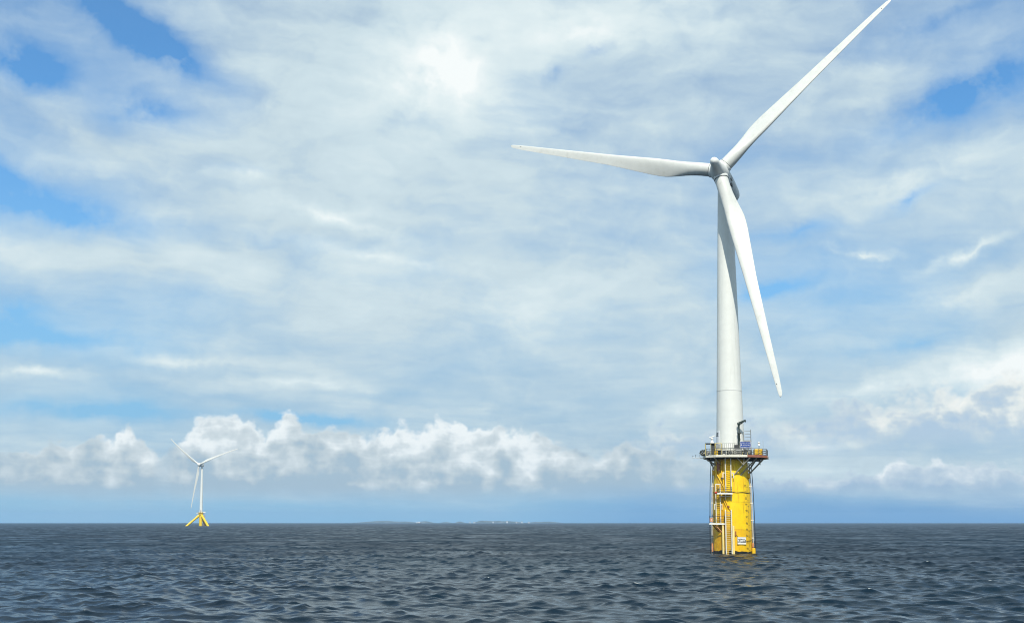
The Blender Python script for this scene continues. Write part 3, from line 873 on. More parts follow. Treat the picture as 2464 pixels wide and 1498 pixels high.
# ---- ladders on the column
def ladder(x0, x1, z0, z1, off=0.45, rr=0.085, step=0.32, hoops=False):
    m = MB()
    y0_ = min(front(x0), front(x1)) - off
    m.use(0)
    for x in (x0, x1): m.tube([(x, y0_, z0), (x, y0_, z1)], rr, 10)
    m.use(1)
    z = z0 + 0.15
    while z < z1 - 0.05:
        m.tube([(x0, y0_, z), (x1, y0_, z)], 0.034, 6); z += step
    m.use(0)
    return m, y0_
def standoffs(m, xs, zs, y0_, r=0.07):
    for x in xs:
        for z in zs: m.tube([(x, y0_, z), (x * 0.98, front(x), z)], r, 8)
m, yl = ladder(-0.90, -0.02, 9.75, 15.2, 0.42)
standoffs(m, (-0.90, -0.02), (12.5, 13.9, 10.6), yl)
for x, s_ in ((-0.9, -1), (-0.02, 1)):
    m.box((x + s_ * 0.30, yl + 0.12, 12.75), (0.30, 0.14, 0.16)); m.box((x + s_ * 0.40, yl + 0.16, 12.30), (0.14, 0.16, 0.75))
m.build('ladder', [M_CREAM, M_PIPEY], NEAR)
m, yl2 = ladder(-2.50, -1.80, 4.9, 11.0, 0.30, 0.085)
standoffs(m, (-2.5, -1.8), (5.6, 7.4, 9.0), yl2)
for x, s_ in ((-2.5, -1), (-1.8, 1)):
    m.box((x + s_ * 0.18, yl2 + 0.1, 7.75), (0.24, 0.12, 0.14)); m.box((x + s_ * 0.24, yl2 + 0.1, 7.3), (0.10, 0.12, 0.75))
m.box(((-2.5 - 1.8) / 2, yl2, 10.98), (0.85, 0.12, 0.14))
m.build('ladder', [M_CREAM, M_PIPEY], NEAR)
m, yl3 = ladder(-1.02, -0.10, -1.2, 6.75, 0.75, 0.10, 0.33)
standoffs(m, (-1.02, -0.10), (0.8, 3.4, 6.1), yl3)
m.tube([(-1.02, yl3, 6.75), (-1.02, yl3 + 0.35, 6.85), (-1.02, front(-1.02), 6.8)], 0.09, 8)
m.tube([(-0.10, yl3, 6.75), (-0.10, yl3 + 0.35, 6.85), (-0.10, front(-0.1), 6.8)], 0.09, 8)
m.build('ladder', [M_CREAM, M_STRUT], NEAR)
bt = MB()
bt.box((-0.56, front(-0.5) - 0.02, 3.0), (0.85, 0.04, 7.2))
bt.build('ladder_backing', M_PIPEY, NEAR)

# fender tubes of the boat landing
for x, z1 in ((-1.47, 4.75), (0.17, 4.35)):
    y_ = front(x) - 0.62
    m = MB().tube([(x, y_, -1.5), (x, y_, z1 - 0.25), (x, y_ + 0.12, z1)], 0.165, 16)
    for z in (0.6, 3.2):
        m.tube([(x, y_, z), (x * 0.97, front(x), z)], 0.10, 10)
    m.build('fender_tube', M_PALEY, NEAR)

# landings
def landing(x0, x1, z, depth, y_back, rail_h=1.1):
    yb = y_back; yf = yb - depth
    m = MB()
    m.use(1).box(((x0 + x1) / 2, (yb + yf) / 2, z), (x1 - x0, depth, 0.06))
    m.use(0).box(((x0 + x1) / 2, yf - 0.04, z - 0.05), (x1 - x0, 0.08, 0.24))
    m.use(0).box((x0 - 0.04, (yb + yf) / 2, z - 0.05), (0.08, depth, 0.24))
    m.use(0).box((x1 + 0.04, (yb + yf) / 2, z - 0.05), (0.08, depth, 0.24))
    o = m.build('landing_platform', [M_PLAIN, M_DARK], NEAR)
    r_ = rail_mb([(x0, yb, z), (x0, yf, z), (x1, yf, z), (x1, yb, z)], rail_h, 0.72, (rail_h, rail_h * 0.62, rail_h * 0.3), 0.028)
    r_.build('railing', M_DARK, o)
    return o, yf
lu, yfu = landing(-2.25, 0.06, 9.50, 1.05, -2.85, 1.0)
MB().box((-1.0, -3.35, 9.02), (1.9, 0.12, 0.12)).build('landing_beam', M_CREAM, lu)
for x in (-0.95, -0.05):
    MB().tube([(x, -3.9, 9.35), (x, front(x), 8.45)], 0.09, 8).build('landing_bracket', M_CREAM, lu)
ll, yfl = landing(-3.55, -1.20, 4.72, 1.15, -2.35, 1.15)
MB().tube([(-2.7, -3.3, 4.55), (-1.55, -3.05, 3.25)], 0.085, 8).build('landing_bracket', M_ORANGE, ll)
MB().tube([(-3.1, -2.9, 4.55), (-2.2, -2.2, 3.5)], 0.085, 8).build('landing_bracket', M_RUST, ll)

# pipes
def pipe(pts, r, mt, name='cable_pipe'):
    out = []
    pts = [Vector(p) for p in pts]
    out.append(pts[0])
    for i in range(1, len(pts) - 1):
        a_, p, b_ = pts[i - 1], pts[i], pts[i + 1]
        k = 0.25
        q0 = p + (a_ - p).normalized() * min(k, (a_ - p).length / 2); q1 = p + (b_ - p).normalized() * min(k, (b_ - p).length / 2)
        for t in (0, 0.33, 0.66, 1.0):
            out.append(q0.lerp(p, t).lerp(p.lerp(q1, t), t))
    out.append(pts[-1])
    return MB().tube(out, r, 10).build(name, mt, NEAR)
def sp(x, z, off=0.12): return (x, -math.sqrt(max(0.01, (col_r(z) + off) ** 2 - x * x)), z)
pipe([sp(-2.28, 14.7), sp(-2.32, 12.7), sp(-1.15, 10.4), sp(-1.05, 9.6), sp(-1.25, 8.4), sp(-0.75, 7.2), sp(-0.80, 6.0)], 0.095, M_PIPEY)
pipe([sp(-1.55, 14.7), sp(-1.48, 11.9), sp(-1.05, 10.3), sp(-0.95, 8.4), sp(-0.55, 7.4), sp(-0.05, 6.6)], 0.10, M_PIPEY)
MB().tube([sp(-1.5, 11.85, 0.12), sp(-1.48, 12.05, 0.12)], 0.17, 12).build('pipe_flange', M_DARK, NEAR)
MB().tube([sp(-0.60, 7.55, 0.16), sp(-0.50, 7.30, 0.16)], 0.19, 12).build('pipe_flange', M_RUST, NEAR)
for x, k in ((-3.24, -1), (3.24, 1)):
    pts = [(x * 0.89, -0.55, 14.6), (x * 0.93, -0.55, 12.0), (x * 0.985, -0.55, 8.0), (x * 1.01, -0.55, 0.8), (x * 1.02, -0.5, -1.0)]
    pipe(pts, 0.105, M_DULLP, 'side_pipe')
    pipe([(x * 0.99, -0.2, 14.8), (x * 1.04, -0.35, 12.0), (x * 1.07, -0.35, 9.6), (x * 1.10, -0.35, 5.0), (x * 1.11, -0.35, 1.0), (x * 1.07, -0.3, -0.8)], 0.055, M_BLACK, 'side_cable')
    for z in (2.6, 5.4, 8.1, 10.8, 13.3):
        MB().box((x * 0.985 * col_r(z) / 3.1, -0.5, z), (0.42, 0.30, 0.14)).build('pipe_clamp', M_HULL if z > 13 else M_CREAM, NEAR)
MB().box((-2.85, -0.7, 12.9), (0.34, 0.5, 0.75), None, 0.05).build('bracket_pad', M_PIPEY, NEAR)
MB().box((2.80, -0.95, 12.45), (0.46, 0.6, 0.75), None, 0.05).build('bracket_pad', M_PIPEY, NEAR)
# ring line round the column, mooring line across the sign
ln = MB()
pts = []
for i in range(49):
    t = R(-172 + 164 * i / 48.0)
    pts.append(((col_r(9.72) + 0.06) * math.cos(t), (col_r(9.72) + 0.06) * math.sin(t), 9.72 + 0.05 * math.sin(i * 0.6)))
ln.tube(pts, 0.035, 6)
ln.build('grab_line', M_BLACK, NEAR)
pts = [sp(x, z, 0.10) for x, z in ((0.42, 3.35), (0.60, 3.0), (0.85, 2.72), (1.3, 2.42), (1.75, 2.18), (2.2, 2.10), (2.7, 2.12), (2.98, 2.25))]
MB().tube(pts, 0.03, 6).build('mooring_line', M_BLACK, NEAR)
MB().box((0.50, front(0.5) - 0.10, 3.2), (0.22, 0.2, 0.75), None, 0.03).build('line_cleat', M_RUST, NEAR)
# boxes at the foot of the side pipes
MB().box((3.30, -0.75, 0.55), (0.52, 0.5, 0.9), None, 0.06).build('pipe_shoe', M_EQY, NEAR)
MB().box((3.22, -0.75, 1.45), (0.30, 0.3, 0.7), None, 0.06).build('pipe_shoe', M_ORANGE, NEAR)
MB().box((-3.24, -0.75, 1.0), (0.24, 0.3, 1.5), None, 0.06).build('pipe_shoe', M_ORANGE, NEAR)
MB().box((-2.02, front(-2.02) - 0.10, 13.9), (0.5, 0.18, 1.5), Matrix.Rotation(R(-40), 3, 'Z'), 0.04).build('hatch_box', M_BROWN, NEAR)
MB().lathe([(0.0, 0.001), (0.04, 0.12), (0.14, 0.20), (0.24, 0.20), (0.34, 0.12), (0.38, 0.001)], 16, (-2.48, yfu - 0.02, 9.38)).build('marker_ball', M_REDP, lu)
bx = MB().box((-3.27, yfl - 0.06, 5.27), (0.50, 0.03, 0.62))
pl = bx.build('warning_plate', M_ORANGE, ll)
vs, fs = text_geo('2', 0.45)
MB().add([(x - 3.27, yfl - 0.085 - z * 0.5, 5.27 + y) for x, y, z in vs], fs).build('plate_figure', M_LETTER, pl)

# draught marks, wrapped on the column
dm = MB()
def wrap(x0, z0, vs, off=0.012):
    out = []
    t0 = math.asin(max(-1, min(1, x0 / RC)))
    for x, y, z in vs:
        t = t0 + x / RC
        rr = col_r(z0 + y) + off + z
        out.append((rr * math.sin(t), -rr * math.cos(t), z0 + y))
    return out
for i, txt in enumerate(['92', '93', '94', '95', '96', '97', '98', '99', '00', '01', '02']):
    z = 0.82 + i * 0.99
    vs, fs = text_geo(txt, 0.50, depth=0.004)
    dm.add(wrap(2.32, z + 0.05, vs), fs)
    for j in range(5):
        L_ = 0.36 if j == 0 else 0.13
        zz = z - 0.16 + j * 0.198
        x0 = 2.63
        q = [(-L_ / 2, -0.028, 0), (L_ / 2, -0.028, 0), (L_ / 2, 0.028, 0), (-L_ / 2, 0.028, 0)]
        dm.add(wrap(x0, zz, q), [(0, 1, 2, 3)])
dm.build('draught_marks', M_INK, NEAR, 'column of black draught figures and ticks')

# ---- name panel on the tower (only its last letters face the viewer)
PN = thing('name_panel', 'white curved name panel on the left edge of the tower, reading LE', 'sign', at(0, 0, 18.6))
pm = MB(); pv = []
z0_, z1_ = -1.7, 1.1
rp = 2.26
def pr(a_, r_, z_): return (r_ * math.sin(a_), -r_ * math.cos(a_), z_)
a0, a1 = R(-135), R(-49)
for i in range(25):
    a_ = a0 + (a1 - a0) * i / 24
    for z_, r_ in ((z0_, rp + 0.05), (z1_, rp + 0.0), (z1_, rp - 0.10), (z0_, rp - 0.05)):
        pv.append(pr(a_, r_, z_))
fs = []
for i in range(24):
    for k in range(4):
        fs.append((i * 4 + k, (i + 1) * 4 + k, (i + 1) * 4 + (k + 1) % 4, i * 4 + (k + 1) % 4))
fs += [(0, 1, 2, 3), (99, 98, 97, 96)]
pm.add(pv, fs); pmo = fix_normals(pm.build('panel', M_LETTER, PN))
lt = MB()
vs, fs = text_geo('LE', 0.86, 'RIGHT', 0.008)
tv = []
for x, y, z in vs:
    a_ = R(-55) + x * 1.35 / rp
    tv.append(pr(a_, rp + 0.045 + z, y + 0.55))
lt.add(tv, fs).build('lettering', M_INK, PN)

# ---- white notice on the column
NB = thing('notice_board', 'weathered white notice with dark blocks of text low on the yellow column', 'sign', at(1.42, front(1.42) - 0.16, 2.12))
Rz = Matrix.Rotation(math.asin(1.42 / RC), 4, 'Z')
NB.matrix_world = at(1.42, front(1.42) - 0.10, 2.12) @ Rz
MB().box((0, 0, 0), (1.50, 0.05, 1.12)).build('board', M_PLAIN, NB)
nbm = MB()
nbm.box((-0.05, -0.03, 0.16), (1.20, 0.012, 0.12)); nbm.box((-0.35, -0.03, -0.10), (0.14, 0.012, 0.42)); nbm.box((-0.62, -0.03, -0.20), (0.22, 0.012, 0.16))
nbm.box((0.42, -0.03, -0.18), (0.56, 0.012, 0.20)); nbm.box((-0.05, -0.03, -0.20), (0.36, 0.012, 0.16)); nbm.box((0.64, -0.03, 0.05), (0.10, 0.012, 0.24))
nbm.build('print', M_INK, NB)
fb = MB()
for sx_, sz_, wx, wz in ((0, 0.57, 1.54, 0.04), (0, -0.57, 1.54, 0.04), (-0.76, 0, 0.04, 1.10), (0.76, 0, 0.04, 1.10)):
    fb.box((sx_, -0.005, sz_), (wx, 0.07, wz))
fb.build('frame', M_KHAKI, NB)

# ---- things standing on the deck
CR = thing('deck_crane', 'dark green davit crane with stubby jib standing on the turbine deck', 'crane', at(1.38, -2.62, UZ))
MB().lathe([(0, 0.30), (0.06, 0.30), (0.06, 0.22), (0.9, 0.20), (2.55, 0.17), (2.6, 0.24), (2.85, 0.24), (2.9, 0.17), (4.0, 0.16), (4.15, 0.24), (4.42, 0.24), (4.45, 0.001)], 20).build('post', M_CRANE, CR)
rotj = Matrix.Rotation(R(-22), 3, 'Y')
jb = MB().box((0.55, -0.05, 4.56), (1.30, 0.30, 0.30), rotj, 0.03)
jb.tube([(0.1, -0.05, 4.0), (0.85, -0.05, 4.6)], 0.06, 8)
jo = jb.build('jib', M_CRANE, CR)
MB().box((0.25, -0.1, 2.72), (0.30, 0.22, 0.26), None, 0.03).build('winch', M_DARK, CR)
MB().tube([(1.05, -0.05, 4.75), (1.07, -0.05, 4.45)], 0.05, 8).build('hook', M_DARK, jo)
MB().box((-0.45, -0.1, 0.42), (0.75, 0.35, 0.8), None, 0.05).build('control_cabinet', M_DARK, CR)

SG = thing('company_sign', 'blue sign board with three lines of white lettering on the turbine deck railing', 'sign', at(2.38, -3.05, UZ + 0.22))
MB().box((0, 0, 0.56), (1.66, 0.06, 1.10)).build('board', M_BLUE, SG)
fb = MB()
for sx_, sz_, wx, wz in ((0, 1.13, 1.74, 0.05), (0.85, 0.56, 0.05, 1.10), (-0.85, 0.56, 0.05, 1.10)):
    fb.box((sx_, 0.0, sz_), (wx, 0.09, wz))
fb.build('frame', M_PLAIN, SG)
lm = MB()
for txt, z_, s_, x_ in (('UNITECH ZEFYROS', 0.88, 0.20, -0.80), ('OFFSHORE', 0.54, 0.25, -0.46), ('TECHNOLOGY', 0.20, 0.25, -0.74)):
    vs, fs = text_geo(txt, s_, 'LEFT', 0.006, 0.0)
    lm.add([(x_ + x * (0.92 if z_ > 0.8 else 0.92), -0.037 - z * 0.5, z_ + y) for x, y, z in vs], fs)
lm.lathe([(0.030, 0.001), (0.030, 0.10), (0.042, 0.10), (0.042, 0.001)], 16, (-0.66, 0, 0.56), Matrix(((1, 0, 0), (0, 0, -1), (0, 1, 0))))
lm.build('lettering', M_LETTER, SG)
for x in (-0.7, 0.7): MB().tube([(x, 0.06, -1.17), (x, 0.06, 1.0)], 0.035, 6).build('sign_post', M_GREYST, SG)

YB = thing('equipment_container', 'bright yellow equipment container with dark stencilled marks at the right end of the deck', 'container', at(4.35, -2.55, DZ))
MB().box((0, 0, 0.62), (1.36, 0.95, 0.90), Matrix.Rotation(R(10), 3, 'Z'), 0.06).build('body', M_EQY, YB)
lm = MB()
for txt, x_, z_ in (('TK A', 0.30, 0.90), ('H S', 0.05, 0.66)):
    vs, fs = text_geo(txt, 0.22, 'CENTER', 0.004)
    lm.add([(x_ + x, -0.555 - z * 0.5 + 0.17 * (x_ + x), z_ + y) for x, y, z in vs], fs)
lm.build('stencil', M_RUST, YB)
MB().box((0, 0, 0.09), (1.5, 1.0, 0.18)).build('skid', M_BROWN, YB)

SB = thing('storage_box', 'small yellow storage box among the gear at the left of the deck', 'box', at(-2.32, -3.3, DZ))
MB().box((0, 0, 0.36), (0.58, 0.5, 0.66), None, 0.05).build('body', M_EQY, SB)
MB().box((0, 0, 0.72), (0.62, 0.54, 0.07), None, 0.02).build('lid', M_EQY, SB)
MB().box((0, -0.28, 0.45), (0.30, 0.02, 0.05)).build('latch', M_DARK, SB)

GN = thing('generator', 'grey generator cabinet with a white lid in the middle of the deck', 'generator', at(1.45, -3.72, DZ))
MB().box((0, 0, 0.42), (1.2, 0.75, 0.66), None, 0.04).build('cabinet', M_MACH, GN)
MB().box((0, 0, 0.84), (1.32, 0.85, 0.14), None, 0.04).build('lid', M_PLAIN, GN)
gv = MB()
for k in range(6): gv.box((-0.42 + k * 0.09, -0.385, 0.40), (0.05, 0.02, 0.4))
gv.box((0.32, -0.385, 0.36), (0.36, 0.02, 0.34))
gv.build('vent', M_DARK, GN)
MB().box((0, 0, 0.045), (1.2, 0.7, 0.09)).build('skid', M_DARK, GN)

for k, (x, y, w, h, lab, mt) in enumerate(((0.05, -3.9, 0.8, 0.75, 'grey pump unit just left of the white-lidded generator', M_MACH), (-0.95, -3.75, 0.7, 0.85, 'pale grey control cabinet above the ladder on the deck', M_CREAM), (3.0, -3.4, 0.7, 0.9, 'dark grey cabinet below the blue sign board', M_DARK))):
    PU = thing('deck_cabinet', lab, 'cabinet', at(x, y, DZ), 'machine cabinets on the turbine deck')
    MB().box((0, 0, h / 2 + 0.05), (w, 0.55, h - 0.1), None, 0.04).build('cabinet', mt, PU)
    MB().box((0, 0, 0.05), (w * 0.9, 0.5, 0.10)).build('skid', M_DARK, PU)
    MB().box((-w * 0.12, -0.285, h * 0.55), (w * 0.55, 0.02, h * 0.5)).build('door', M_DARK if k < 2 else M_GREYST, PU)
    MB().tube([(w * 0.2, -0.1, h - 0.02), (w * 0.2, -0.1, h + 0.22), (w * 0.45, -0.1, h + 0.22)], 0.05, 8).build('vent_pipe', M_CREAM, PU)

SH = thing('equipment_shelter', 'open frame shelter with dark roof at the left of the deck', 'shelter', at(-3.2, -2.1, DZ))
MB().box((0.0, 0, 2.0), (1.75, 1.3, 0.12), None, 0.03).build('roof', M_DARK, SH)
for x in (-0.82, 0.05, 0.8):
    for y in (-0.6, 0.6):
        if x == 0.05 and y > 0: continue
        MB().tube([(x, y, 0), (x, y, 1.95)], 0.055, 8).build('post', M_KHAKI, SH)
MB().box((0.42, -0.05, 1.05), (0.62, 0.6, 1.7), None, 0.05).build('locker', M_DARK, SH)
RD = thing('radar_scanner', 'white rotating radar scanner mounted above the shelter roof', 'radar', at(-2.95, -2.1, DZ + 2.06))
MB().lathe([(0, 0.34), (0.10, 0.32), (0.36, 0.20), (0.40, 0.17), (0.62, 0.15), (0.66, 0.22), (0.86, 0.22), (0.92, 0.10), (0.98, 0.08)], 20).build('pedestal', M_PLAIN, RD)
MB().box((0.02, 0, 1.08), (1.0, 0.20, 0.16), Matrix.Rotation(R(-18), 3, 'Y'), 0.05).build('antenna_bar', M_PLAIN, RD)
HR = thing('hose_reel', 'dark hose reel on a stand between the generator and the blue sign', 'hose reel', at(2.25, -3.95, DZ))
MB().lathe([(-0.22, 0.42), (-0.18, 0.46), (-0.18, 0.30), (0.18, 0.30), (0.18, 0.46), (0.22, 0.42)], 20, (0, 0, 0.52), Matrix(((1, 0, 0), (0, 0, -1), (0, 1, 0)))).build('drum', M_DARK, HR)
for x in (-0.4, 0.4): MB().box((x, 0, 0.28), (0.08, 0.4, 0.56)).build('stand', M_KHAKI, HR)
BT = thing('gas_bottle', 'grey gas bottle with a dark cap standing left of the generator', 'bottle', at(0.68, -4.12, DZ))
MB().lathe([(0, 0.13), (0.85, 0.13), (0.98, 0.08), (1.0, 0.05)], 16).build('cylinder', M_MACH, BT)
MB().lathe([(1.0, 0.06), (1.12, 0.06), (1.14, 0.001)], 12).build('cap', M_DARK, BT)
FRM = thing('lifting_frame', 'yellow square lifting frame standing against the tower railing', 'frame', at(-1.95, -3.2, UZ))
fm = MB()
for p, q in (((-0.52, 0, -0.9), (-0.52, 0, 1.0)), ((0.52, 0, -0.9), (0.52, 0, 1.0)), ((-0.52, 0, 1.0), (0.52, 0, 1.0)), ((-0.52, 0, 0.05), (0.52, 0, 0.05))):
    fm.tube([p, q], 0.06, 8)
fm.build('frame', M_KHAKI, FRM)
MB().box((-0.05, 0.05, 0.52), (0.62, 0.05, 0.66)).build('screen', M_GREYST, FRM)

NT = thing('fender_net', 'heap of dark tarred netting hung over the left edge of the deck', 'net', at(-4.05, -2.05, DZ))
nm = MB()
for k in range(16):
    cx, cy, cz = random.uniform(-0.55, 0.6), random.uniform(-0.5, 0.3), random.uniform(0.12, 0.75)
    rr = random.uniform(0.22, 0.42); ax = random.uniform(0, math.pi); tl = random.uniform(-0.9, 0.9)
    pts = []
    for i in range(19):
        t = 2 * math.pi * i / 18
        p = Vector((rr * math.cos(t), rr * 0.2 * math.sin(2 * t), rr * math.sin(t)))
        p = Matrix.Rotation(ax, 3, 'Z') @ (Matrix.Rotation(tl, 3, 'X') @ p)
        pts.append((cx + p.x, cy + p.y, max(0.05, cz + p.z)))
    nm.use(k % 2).tube(pts, random.uniform(0.04, 0.07), 6, False)
nm.build('netting', [M_ROPE, M_MACH], NT)

LN = thing('navigation_lantern', 'white lantern on a thin post at the right of the deck', 'lantern', at(4.55, -1.6, DZ))
MB().tube([(0, 0, 0), (0, 0, 1.75)], 0.045, 8).build('post', M_DARK, LN)
MB().lathe([(1.72, 0.02), (1.74, 0.17), (1.82, 0.17), (1.82, 0.16), (2.15, 0.16)], 16).build('lens', M_GLASS, LN)
MB().lathe([(2.15, 0.16), (2.15, 0.22), (2.24, 0.22), (2.30, 0.10), (2.36, 0.06), (2.38, 0.001)], 16).build('cap', M_PLAIN, LN)
AN = tag(MB().tube([(0, 0, 0), (0, 0, 1.2), (0, 0, 2.6)], 0.035, 6, True, 0.012).build('whip_antenna', M_GREYST), 'thin whip antenna right of the white lantern on the deck', 'antenna')
AN.matrix_world = at(5.2, -1.7, DZ)
BO = thing('instrument_boom', 'thin horizontal boom with small sensors sticking out left of the deck', 'boom', at(-4.5, -1.4, DZ - 0.25))
MB().tube([(0.3, 0, 0), (-1.75, -0.1, 0.02)], 0.05, 8).build('pole', M_PLAIN, BO)
for x, h in ((-1.65, 0.22), (-1.2, 0.35), (-0.6, 0.75)):
    s_ = MB().tube([(x, -0.06, 0.03), (x + 0.05, -0.06, h)], 0.025, 6)
    s_.lathe([(h, 0.001), (h + 0.02, 0.07), (h + 0.10, 0.07), (h + 0.12, 0.001)], 10, (x + 0.05, -0.06, 0))
    s_.build('sensor', M_DARK, BO)

# ------------------------------------------------------------------ the far turbine
def build_far():
    n, e1, e2 = rotor_frame(FAR['yaw'], FAR['tilt'])
    base, lean = FAR['base'], FAR['lean']
    v = Vector((base.x, base.y, 0)).normalized()
    ax = v.cross(lean).normalized(); ay = lean.cross(ax)
    M = Matrix((ax, ay, lean)).transposed().to_4x4(); M.translation = base
    Mi = M.inverted()
    T = thing('wind_turbine', 'distant white wind turbine on a yellow three-legged floater, at the left', 'wind turbine', M)
    hub = FAR['hub']; hl = Mi @ hub
    z1 = hl.z - 2.6
    MB().lathe([(-8, 2.45), (19.3, 2.45)], 32).build('centre_column', M_FARY, T)
    MB().lathe([(19.6, 2.25), (z1, 1.5)], 36).build('tower', M_WHITE, T)
    for th_, tilt_ in ((-80, 0), (29, 0), (160, 0)):
        dx_, dy_ = math.sin(R(th_)), -math.cos(R(th_))
        top = Vector((dx_ * 3.6, dy_ * 3.6, 14.6)); bot = Vector((dx_ * 23.5, dy_ * 23.5, -2.4))
        lg = MB().tube([top, bot], 1.6, 20).build('leg', M_FARY, T)
        d_ = (bot - top).normalized()
        MB().tube([top - d_ * 1.8, top + d_ * 3.6], 1.85, 20).build('leg_collar', M_FARY, lg)
    MB().lathe([(18.6, 2.4), (18.6, 4.9), (19.0, 4.9), (19.0, 2.2)], 32, smooth=False).build('deck', M_FARY, T)
    MB().lathe([(15.6, 2.5), (16.4, 3.6), (17.6, 3.6), (18.6, 2.5)], 32).build('top_node', M_FARY, T)
    rg = [(4.7 * math.cos(2 * math.pi * k / 20), 4.7 * math.sin(2 * math.pi * k / 20), 19.0) for k in range(20)]
    rail_mb(rg, 1.2, 1.5, (1.2, 0.6), 0.06, True).build('railing', M_FARY, T)
    MB().box((4.9, -3.0, 19.8), (3.2, 1.2, 1.6), None, 0.1).build('deck_locker', M_PLAIN, T)
    MB().box((-5.8, -2.0, 18.2), (2.0, 1.6, 1.0), None, 0.1).build('side_platform', M_CREAM, T)
    cr = MB().tube([(-0.8, -3.6, 19.0), (-0.8, -3.6, 22.6), (0.2, -4.4, 23.6)], 0.22, 8); cr.build('davit', M_BROWN, T)
    bl = MB()
    for x in (4.6, 5.8): bl.tube([(x, -1.5, -1), (x, -1.5, 17)], 0.28, 8)
    for k in range(12): bl.tube([(4.6, -1.5, 0.5 + k * 1.35), (5.8, -1.5, 0.5 + k * 1.35)], 0.12, 6)
    bl.build('boat_ladder', M_ORANGE, T)
    F = axis_frame(Mi, n)
    MB().lathe([(2.6, 0.001), (2.5, 0.8), (2.0, 1.6), (1.2, 2.2), (0.0, 2.5), (-1.6, 2.5), (-1.7, 1.8)][::-1], 32, hl, F).build('hub', M_WHITE, T)
    nl_ = Mi.to_3x3() @ n; s1_ = Mi.to_3x3() @ e1; u2_ = Mi.to_3x3() @ e2
    fr = Matrix((s1_, nl_, u2_)).transposed()
    nc = MB().box(hl - nl_ * 6.8 + u2_ * 0.1, (5.0, 10.4, 5.0), fr, 0.9).build('nacelle', M_WHITE, T)
    MB().box(hl - nl_ * 9.5 + u2_ * 2.7, (3.4, 2.2, 1.0), fr, 0.15).build('cooler', M_GREYST, nc)
    MB().lathe([(z1 - 0.2, 1.65), (z1 + 0.7, 1.65)], 28).build('yaw_ring', M_GREYST, T)
    for deg, flap, sweep in FAR['blades']:
        m, er, et = blade_mb(Mi, hub, n, e1, e2, R(deg), FAR['R'], 2.2, 2.7, 4.0, 13.0, 0.9, R(2), flap, 2.0, 20, 36, sweep)
        b = fix_normals(m.build('blade', M_BLADE, T))
        MB().lathe([(1.6, 1.55), (2.5, 1.55), (2.55, 1.3)], 24, hl, axis_frame(Mi, er)).build('root_collar', M_WHITE, b)
FAR = dict(yaw=-0.23, tilt=0.02, R=65.5, hub=Vector((-470.0, 1685.7, 90.25)), base=Vector((-463.95, 1689.45, 0.0)),
           lean=(Vector((-466.8, 1691.6, 87.6)) - Vector((-463.95, 1689.45, 0.0))).normalized(),
           blades=[(66.64, -3.0, 3.0), (188.93, -3.0, 0.5), (305.17, -3.0, 3.0)])
build_far()

# ------------------------------------------------------------------ low islands on the horizon
def island_mat():
    m = bpy.data.materials.new('island_heath'); m.use_nodes = True
    t = m.node_tree; gg = G(t); b = t.nodes['Principled BSDF']
    o = gg.new('ShaderNodeTexCoord').outputs['Object']
    n = gg.nf(o, 0.012, 6.0, 0.65)
    c = gg.ramp(n, [(0.35, (0.035, 0.05, 0.03, 1)), (0.5, (0.09, 0.095, 0.06, 1)), (0.62, (0.22, 0.21, 0.19, 1))])
    t.links.new(c.outputs[0], b.inputs['Base Color']); b.inputs['Roughness'].default_value = 0.9
    return m
M_ISL = island_mat()
def island(name, dist, az0, az1, prof, depth=500.0):
    """prof: heights (m) along the width; a low hill with a broken ridge and a foreshore"""
    nx, ny = 90, 14
    vs = []; fs = []
    for i in range(nx + 1):
        u = i / nx
        a = R(az0 + (az1 - az0) * u)
        h = 0.9 * interp(u, np.linspace(0, 1, len(prof)), prof)
        for j in range(ny + 1):
            w = j / ny
            d = dist - depth * 0.25 + depth * w
            k = math.sin(math.pi * min(1, w * 1.0)) ** 0.7
            rough = 1 + 0.22 * math.sin(i * 1.7 + j * 0.9) + 0.18 * math.sin(i * 0.63 + 2.1 * j) + 0.12 * math.sin(i * 3.9)
            z = -3.0 + max(0.0, (h + 3.0) * k * (0.85 + 0.15 * rough))
            vs.append((d * math.sin(a), d * math.cos(a), z))
    for i in range(nx):
        for j in range(ny):
            p = i * (ny + 1) + j
            fs.append((p, p + 1, p + ny + 2, p + ny + 1))
    o = MB().add(vs, fs, False).build(name, M_ISL)
    o['kind'] = 'structure'
    return o
D_ISL = 10800.0
island('island_hill', D_ISL + 1500, -8.15, -3.75, [0, 4, 9, 15, 20, 24, 26, 25, 20, 17, 19, 15, 8, 12, 10, 5, 0], 900)
island('island_hill', D_ISL + 300, -5.0, -3.75, [0, 3, 12, 18, 20, 17, 9, 3, 0], 450)
island('island_hill', D_ISL, -3.7, -2.95, [0, 5, 9, 11, 8, 3, 0], 350)
island('island_hill', D_ISL, -2.95, -2.2, [0, 6, 14, 17, 12, 5, 1, 0], 350)
island('island_hill', D_ISL, -1.95, 0.85, [0, 14, 24, 26, 23, 22, 21, 22, 23, 19, 20, 20, 18, 15, 11, 7, 3, 0], 700)
island('island_hill', D_ISL + 900, 0.5, 2.6, [0, 4, 9, 14, 13, 16, 17, 12, 6, 0], 600)
M_HOUSE = mat('white_clapboard', (0.82, 0.82, 0.80), 0.6, vary=0.03)
M_ROOF = mat('slate_roof', (0.10, 0.09, 0.09), 0.7, vary=0.15)
HOUSES = [(-2.12, 4, 16, 'white house at the left foot of the long island hill'), (-1.90, 4, 26, 'wide white house beside the gap between islands'), (-0.95, 5, 18, 'white house below the middle of the long hill'),
          (-0.25, 9, 20, 'tall white house standing highest on the island shore'), (0.22, 5, 18, 'white house low on the shore right of the tall one'), (0.50, 8, 18, 'white house under the sloping right part of the hill'),
          (0.85, 4, 24, 'long white house at the right end of the hill')]
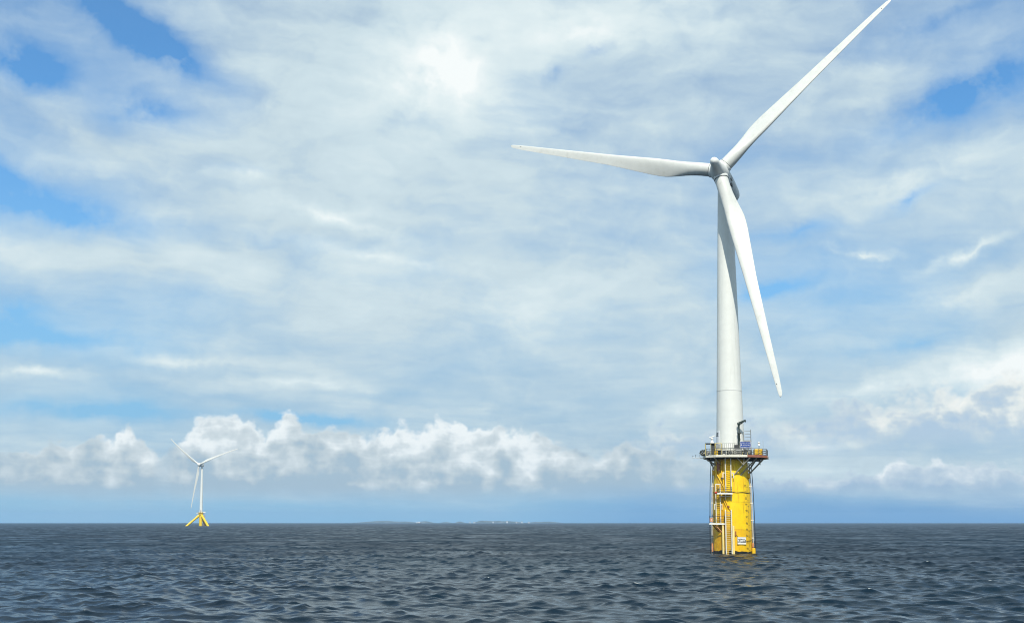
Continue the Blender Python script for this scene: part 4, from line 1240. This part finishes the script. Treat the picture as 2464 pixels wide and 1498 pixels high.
for i, (a, z, w, lab) in enumerate(HOUSES):
    d = D_ISL - 190
    M = Matrix.Translation((d * math.sin(R(a)), d * math.cos(R(a)), 0)) @ Matrix.Rotation(R(-a), 4, 'Z')
    H = thing('house', lab, 'house', M, 'white houses on the island shore')
    w *= 0.7; h = 8 if i == 3 else 5
    MB().box((0, 0, z / 2 + h / 2 - 1), (w, 10, h + z + 2)).build('wall', M_HOUSE, H)
    rf = MB(); zt = z + h - 0.005
    hw, hd = w / 2 + 0.5, 5.6
    rf.add([(-hw, -hd, zt), (hw, -hd, zt), (hw, hd, zt), (-hw, hd, zt), (-hw, 0, zt + 4), (hw, 0, zt + 4)], [(0, 1, 5, 4), (2, 3, 4, 5), (0, 4, 3), (1, 2, 5), (3, 2, 1, 0)])
    rf.build('roof', M_ROOF, H)
# small ferry crossing in front of the islands
a, d = R(-4.72), 6200.0
FE = thing('ferry', 'small white ferry with a dark hull crossing in front of the islands', 'ferry', Matrix.Translation((d * math.sin(a), d * math.cos(a), 0)) @ Matrix.Rotation(-a, 4, 'Z'))
hm = MB().prism([(-15, -3.5), (11, -3.5), (16, 0), (11, 3.5), (-15, 3.5), (-16, 0)], -1.0, 2.4)
hm.build('hull', M_DARK, FE)
MB().box((-2, 0, 4.4), (22, 6, 4.0), None, 0.4).build('cabin', M_HOUSE, FE)
MB().box((4, 0, 7.4), (6, 5, 2.0), None, 0.3).build('bridge', M_HOUSE, FE)
MB().lathe([(6.4, 0.9), (9.6, 0.8), (9.6, 0.3)], 12, (-6, 0, 0)).build('funnel', M_DARK, FE)

# ------------------------------------------------------------------ the air between
def build_haze():
    hz_mb = MB()
    S, top, bot = 14500.0, 125.0, -9.0
    hz_mb.box((0, 0, (top + bot) / 2), (2 * S, 2 * S, top - bot))
    m = bpy.data.materials.new('sea_air'); m.use_nodes = True
    t = m.node_tree; t.nodes.clear()
    o = t.nodes.new('ShaderNodeOutputMaterial')
    v = t.nodes.new('ShaderNodeVolumePrincipled')
    v.inputs['Color'].default_value = (0.42, 0.66, 0.95, 1)
    v.inputs['Density'].default_value = HAZE_DENSITY
    v.inputs['Anisotropy'].default_value = 0.0
    t.links.new(v.outputs[0], o.inputs['Volume'])
    ob = hz_mb.build('haze', m)
    ob['kind'] = 'stuff'
HAZE_DENSITY = 7e-5
build_haze()
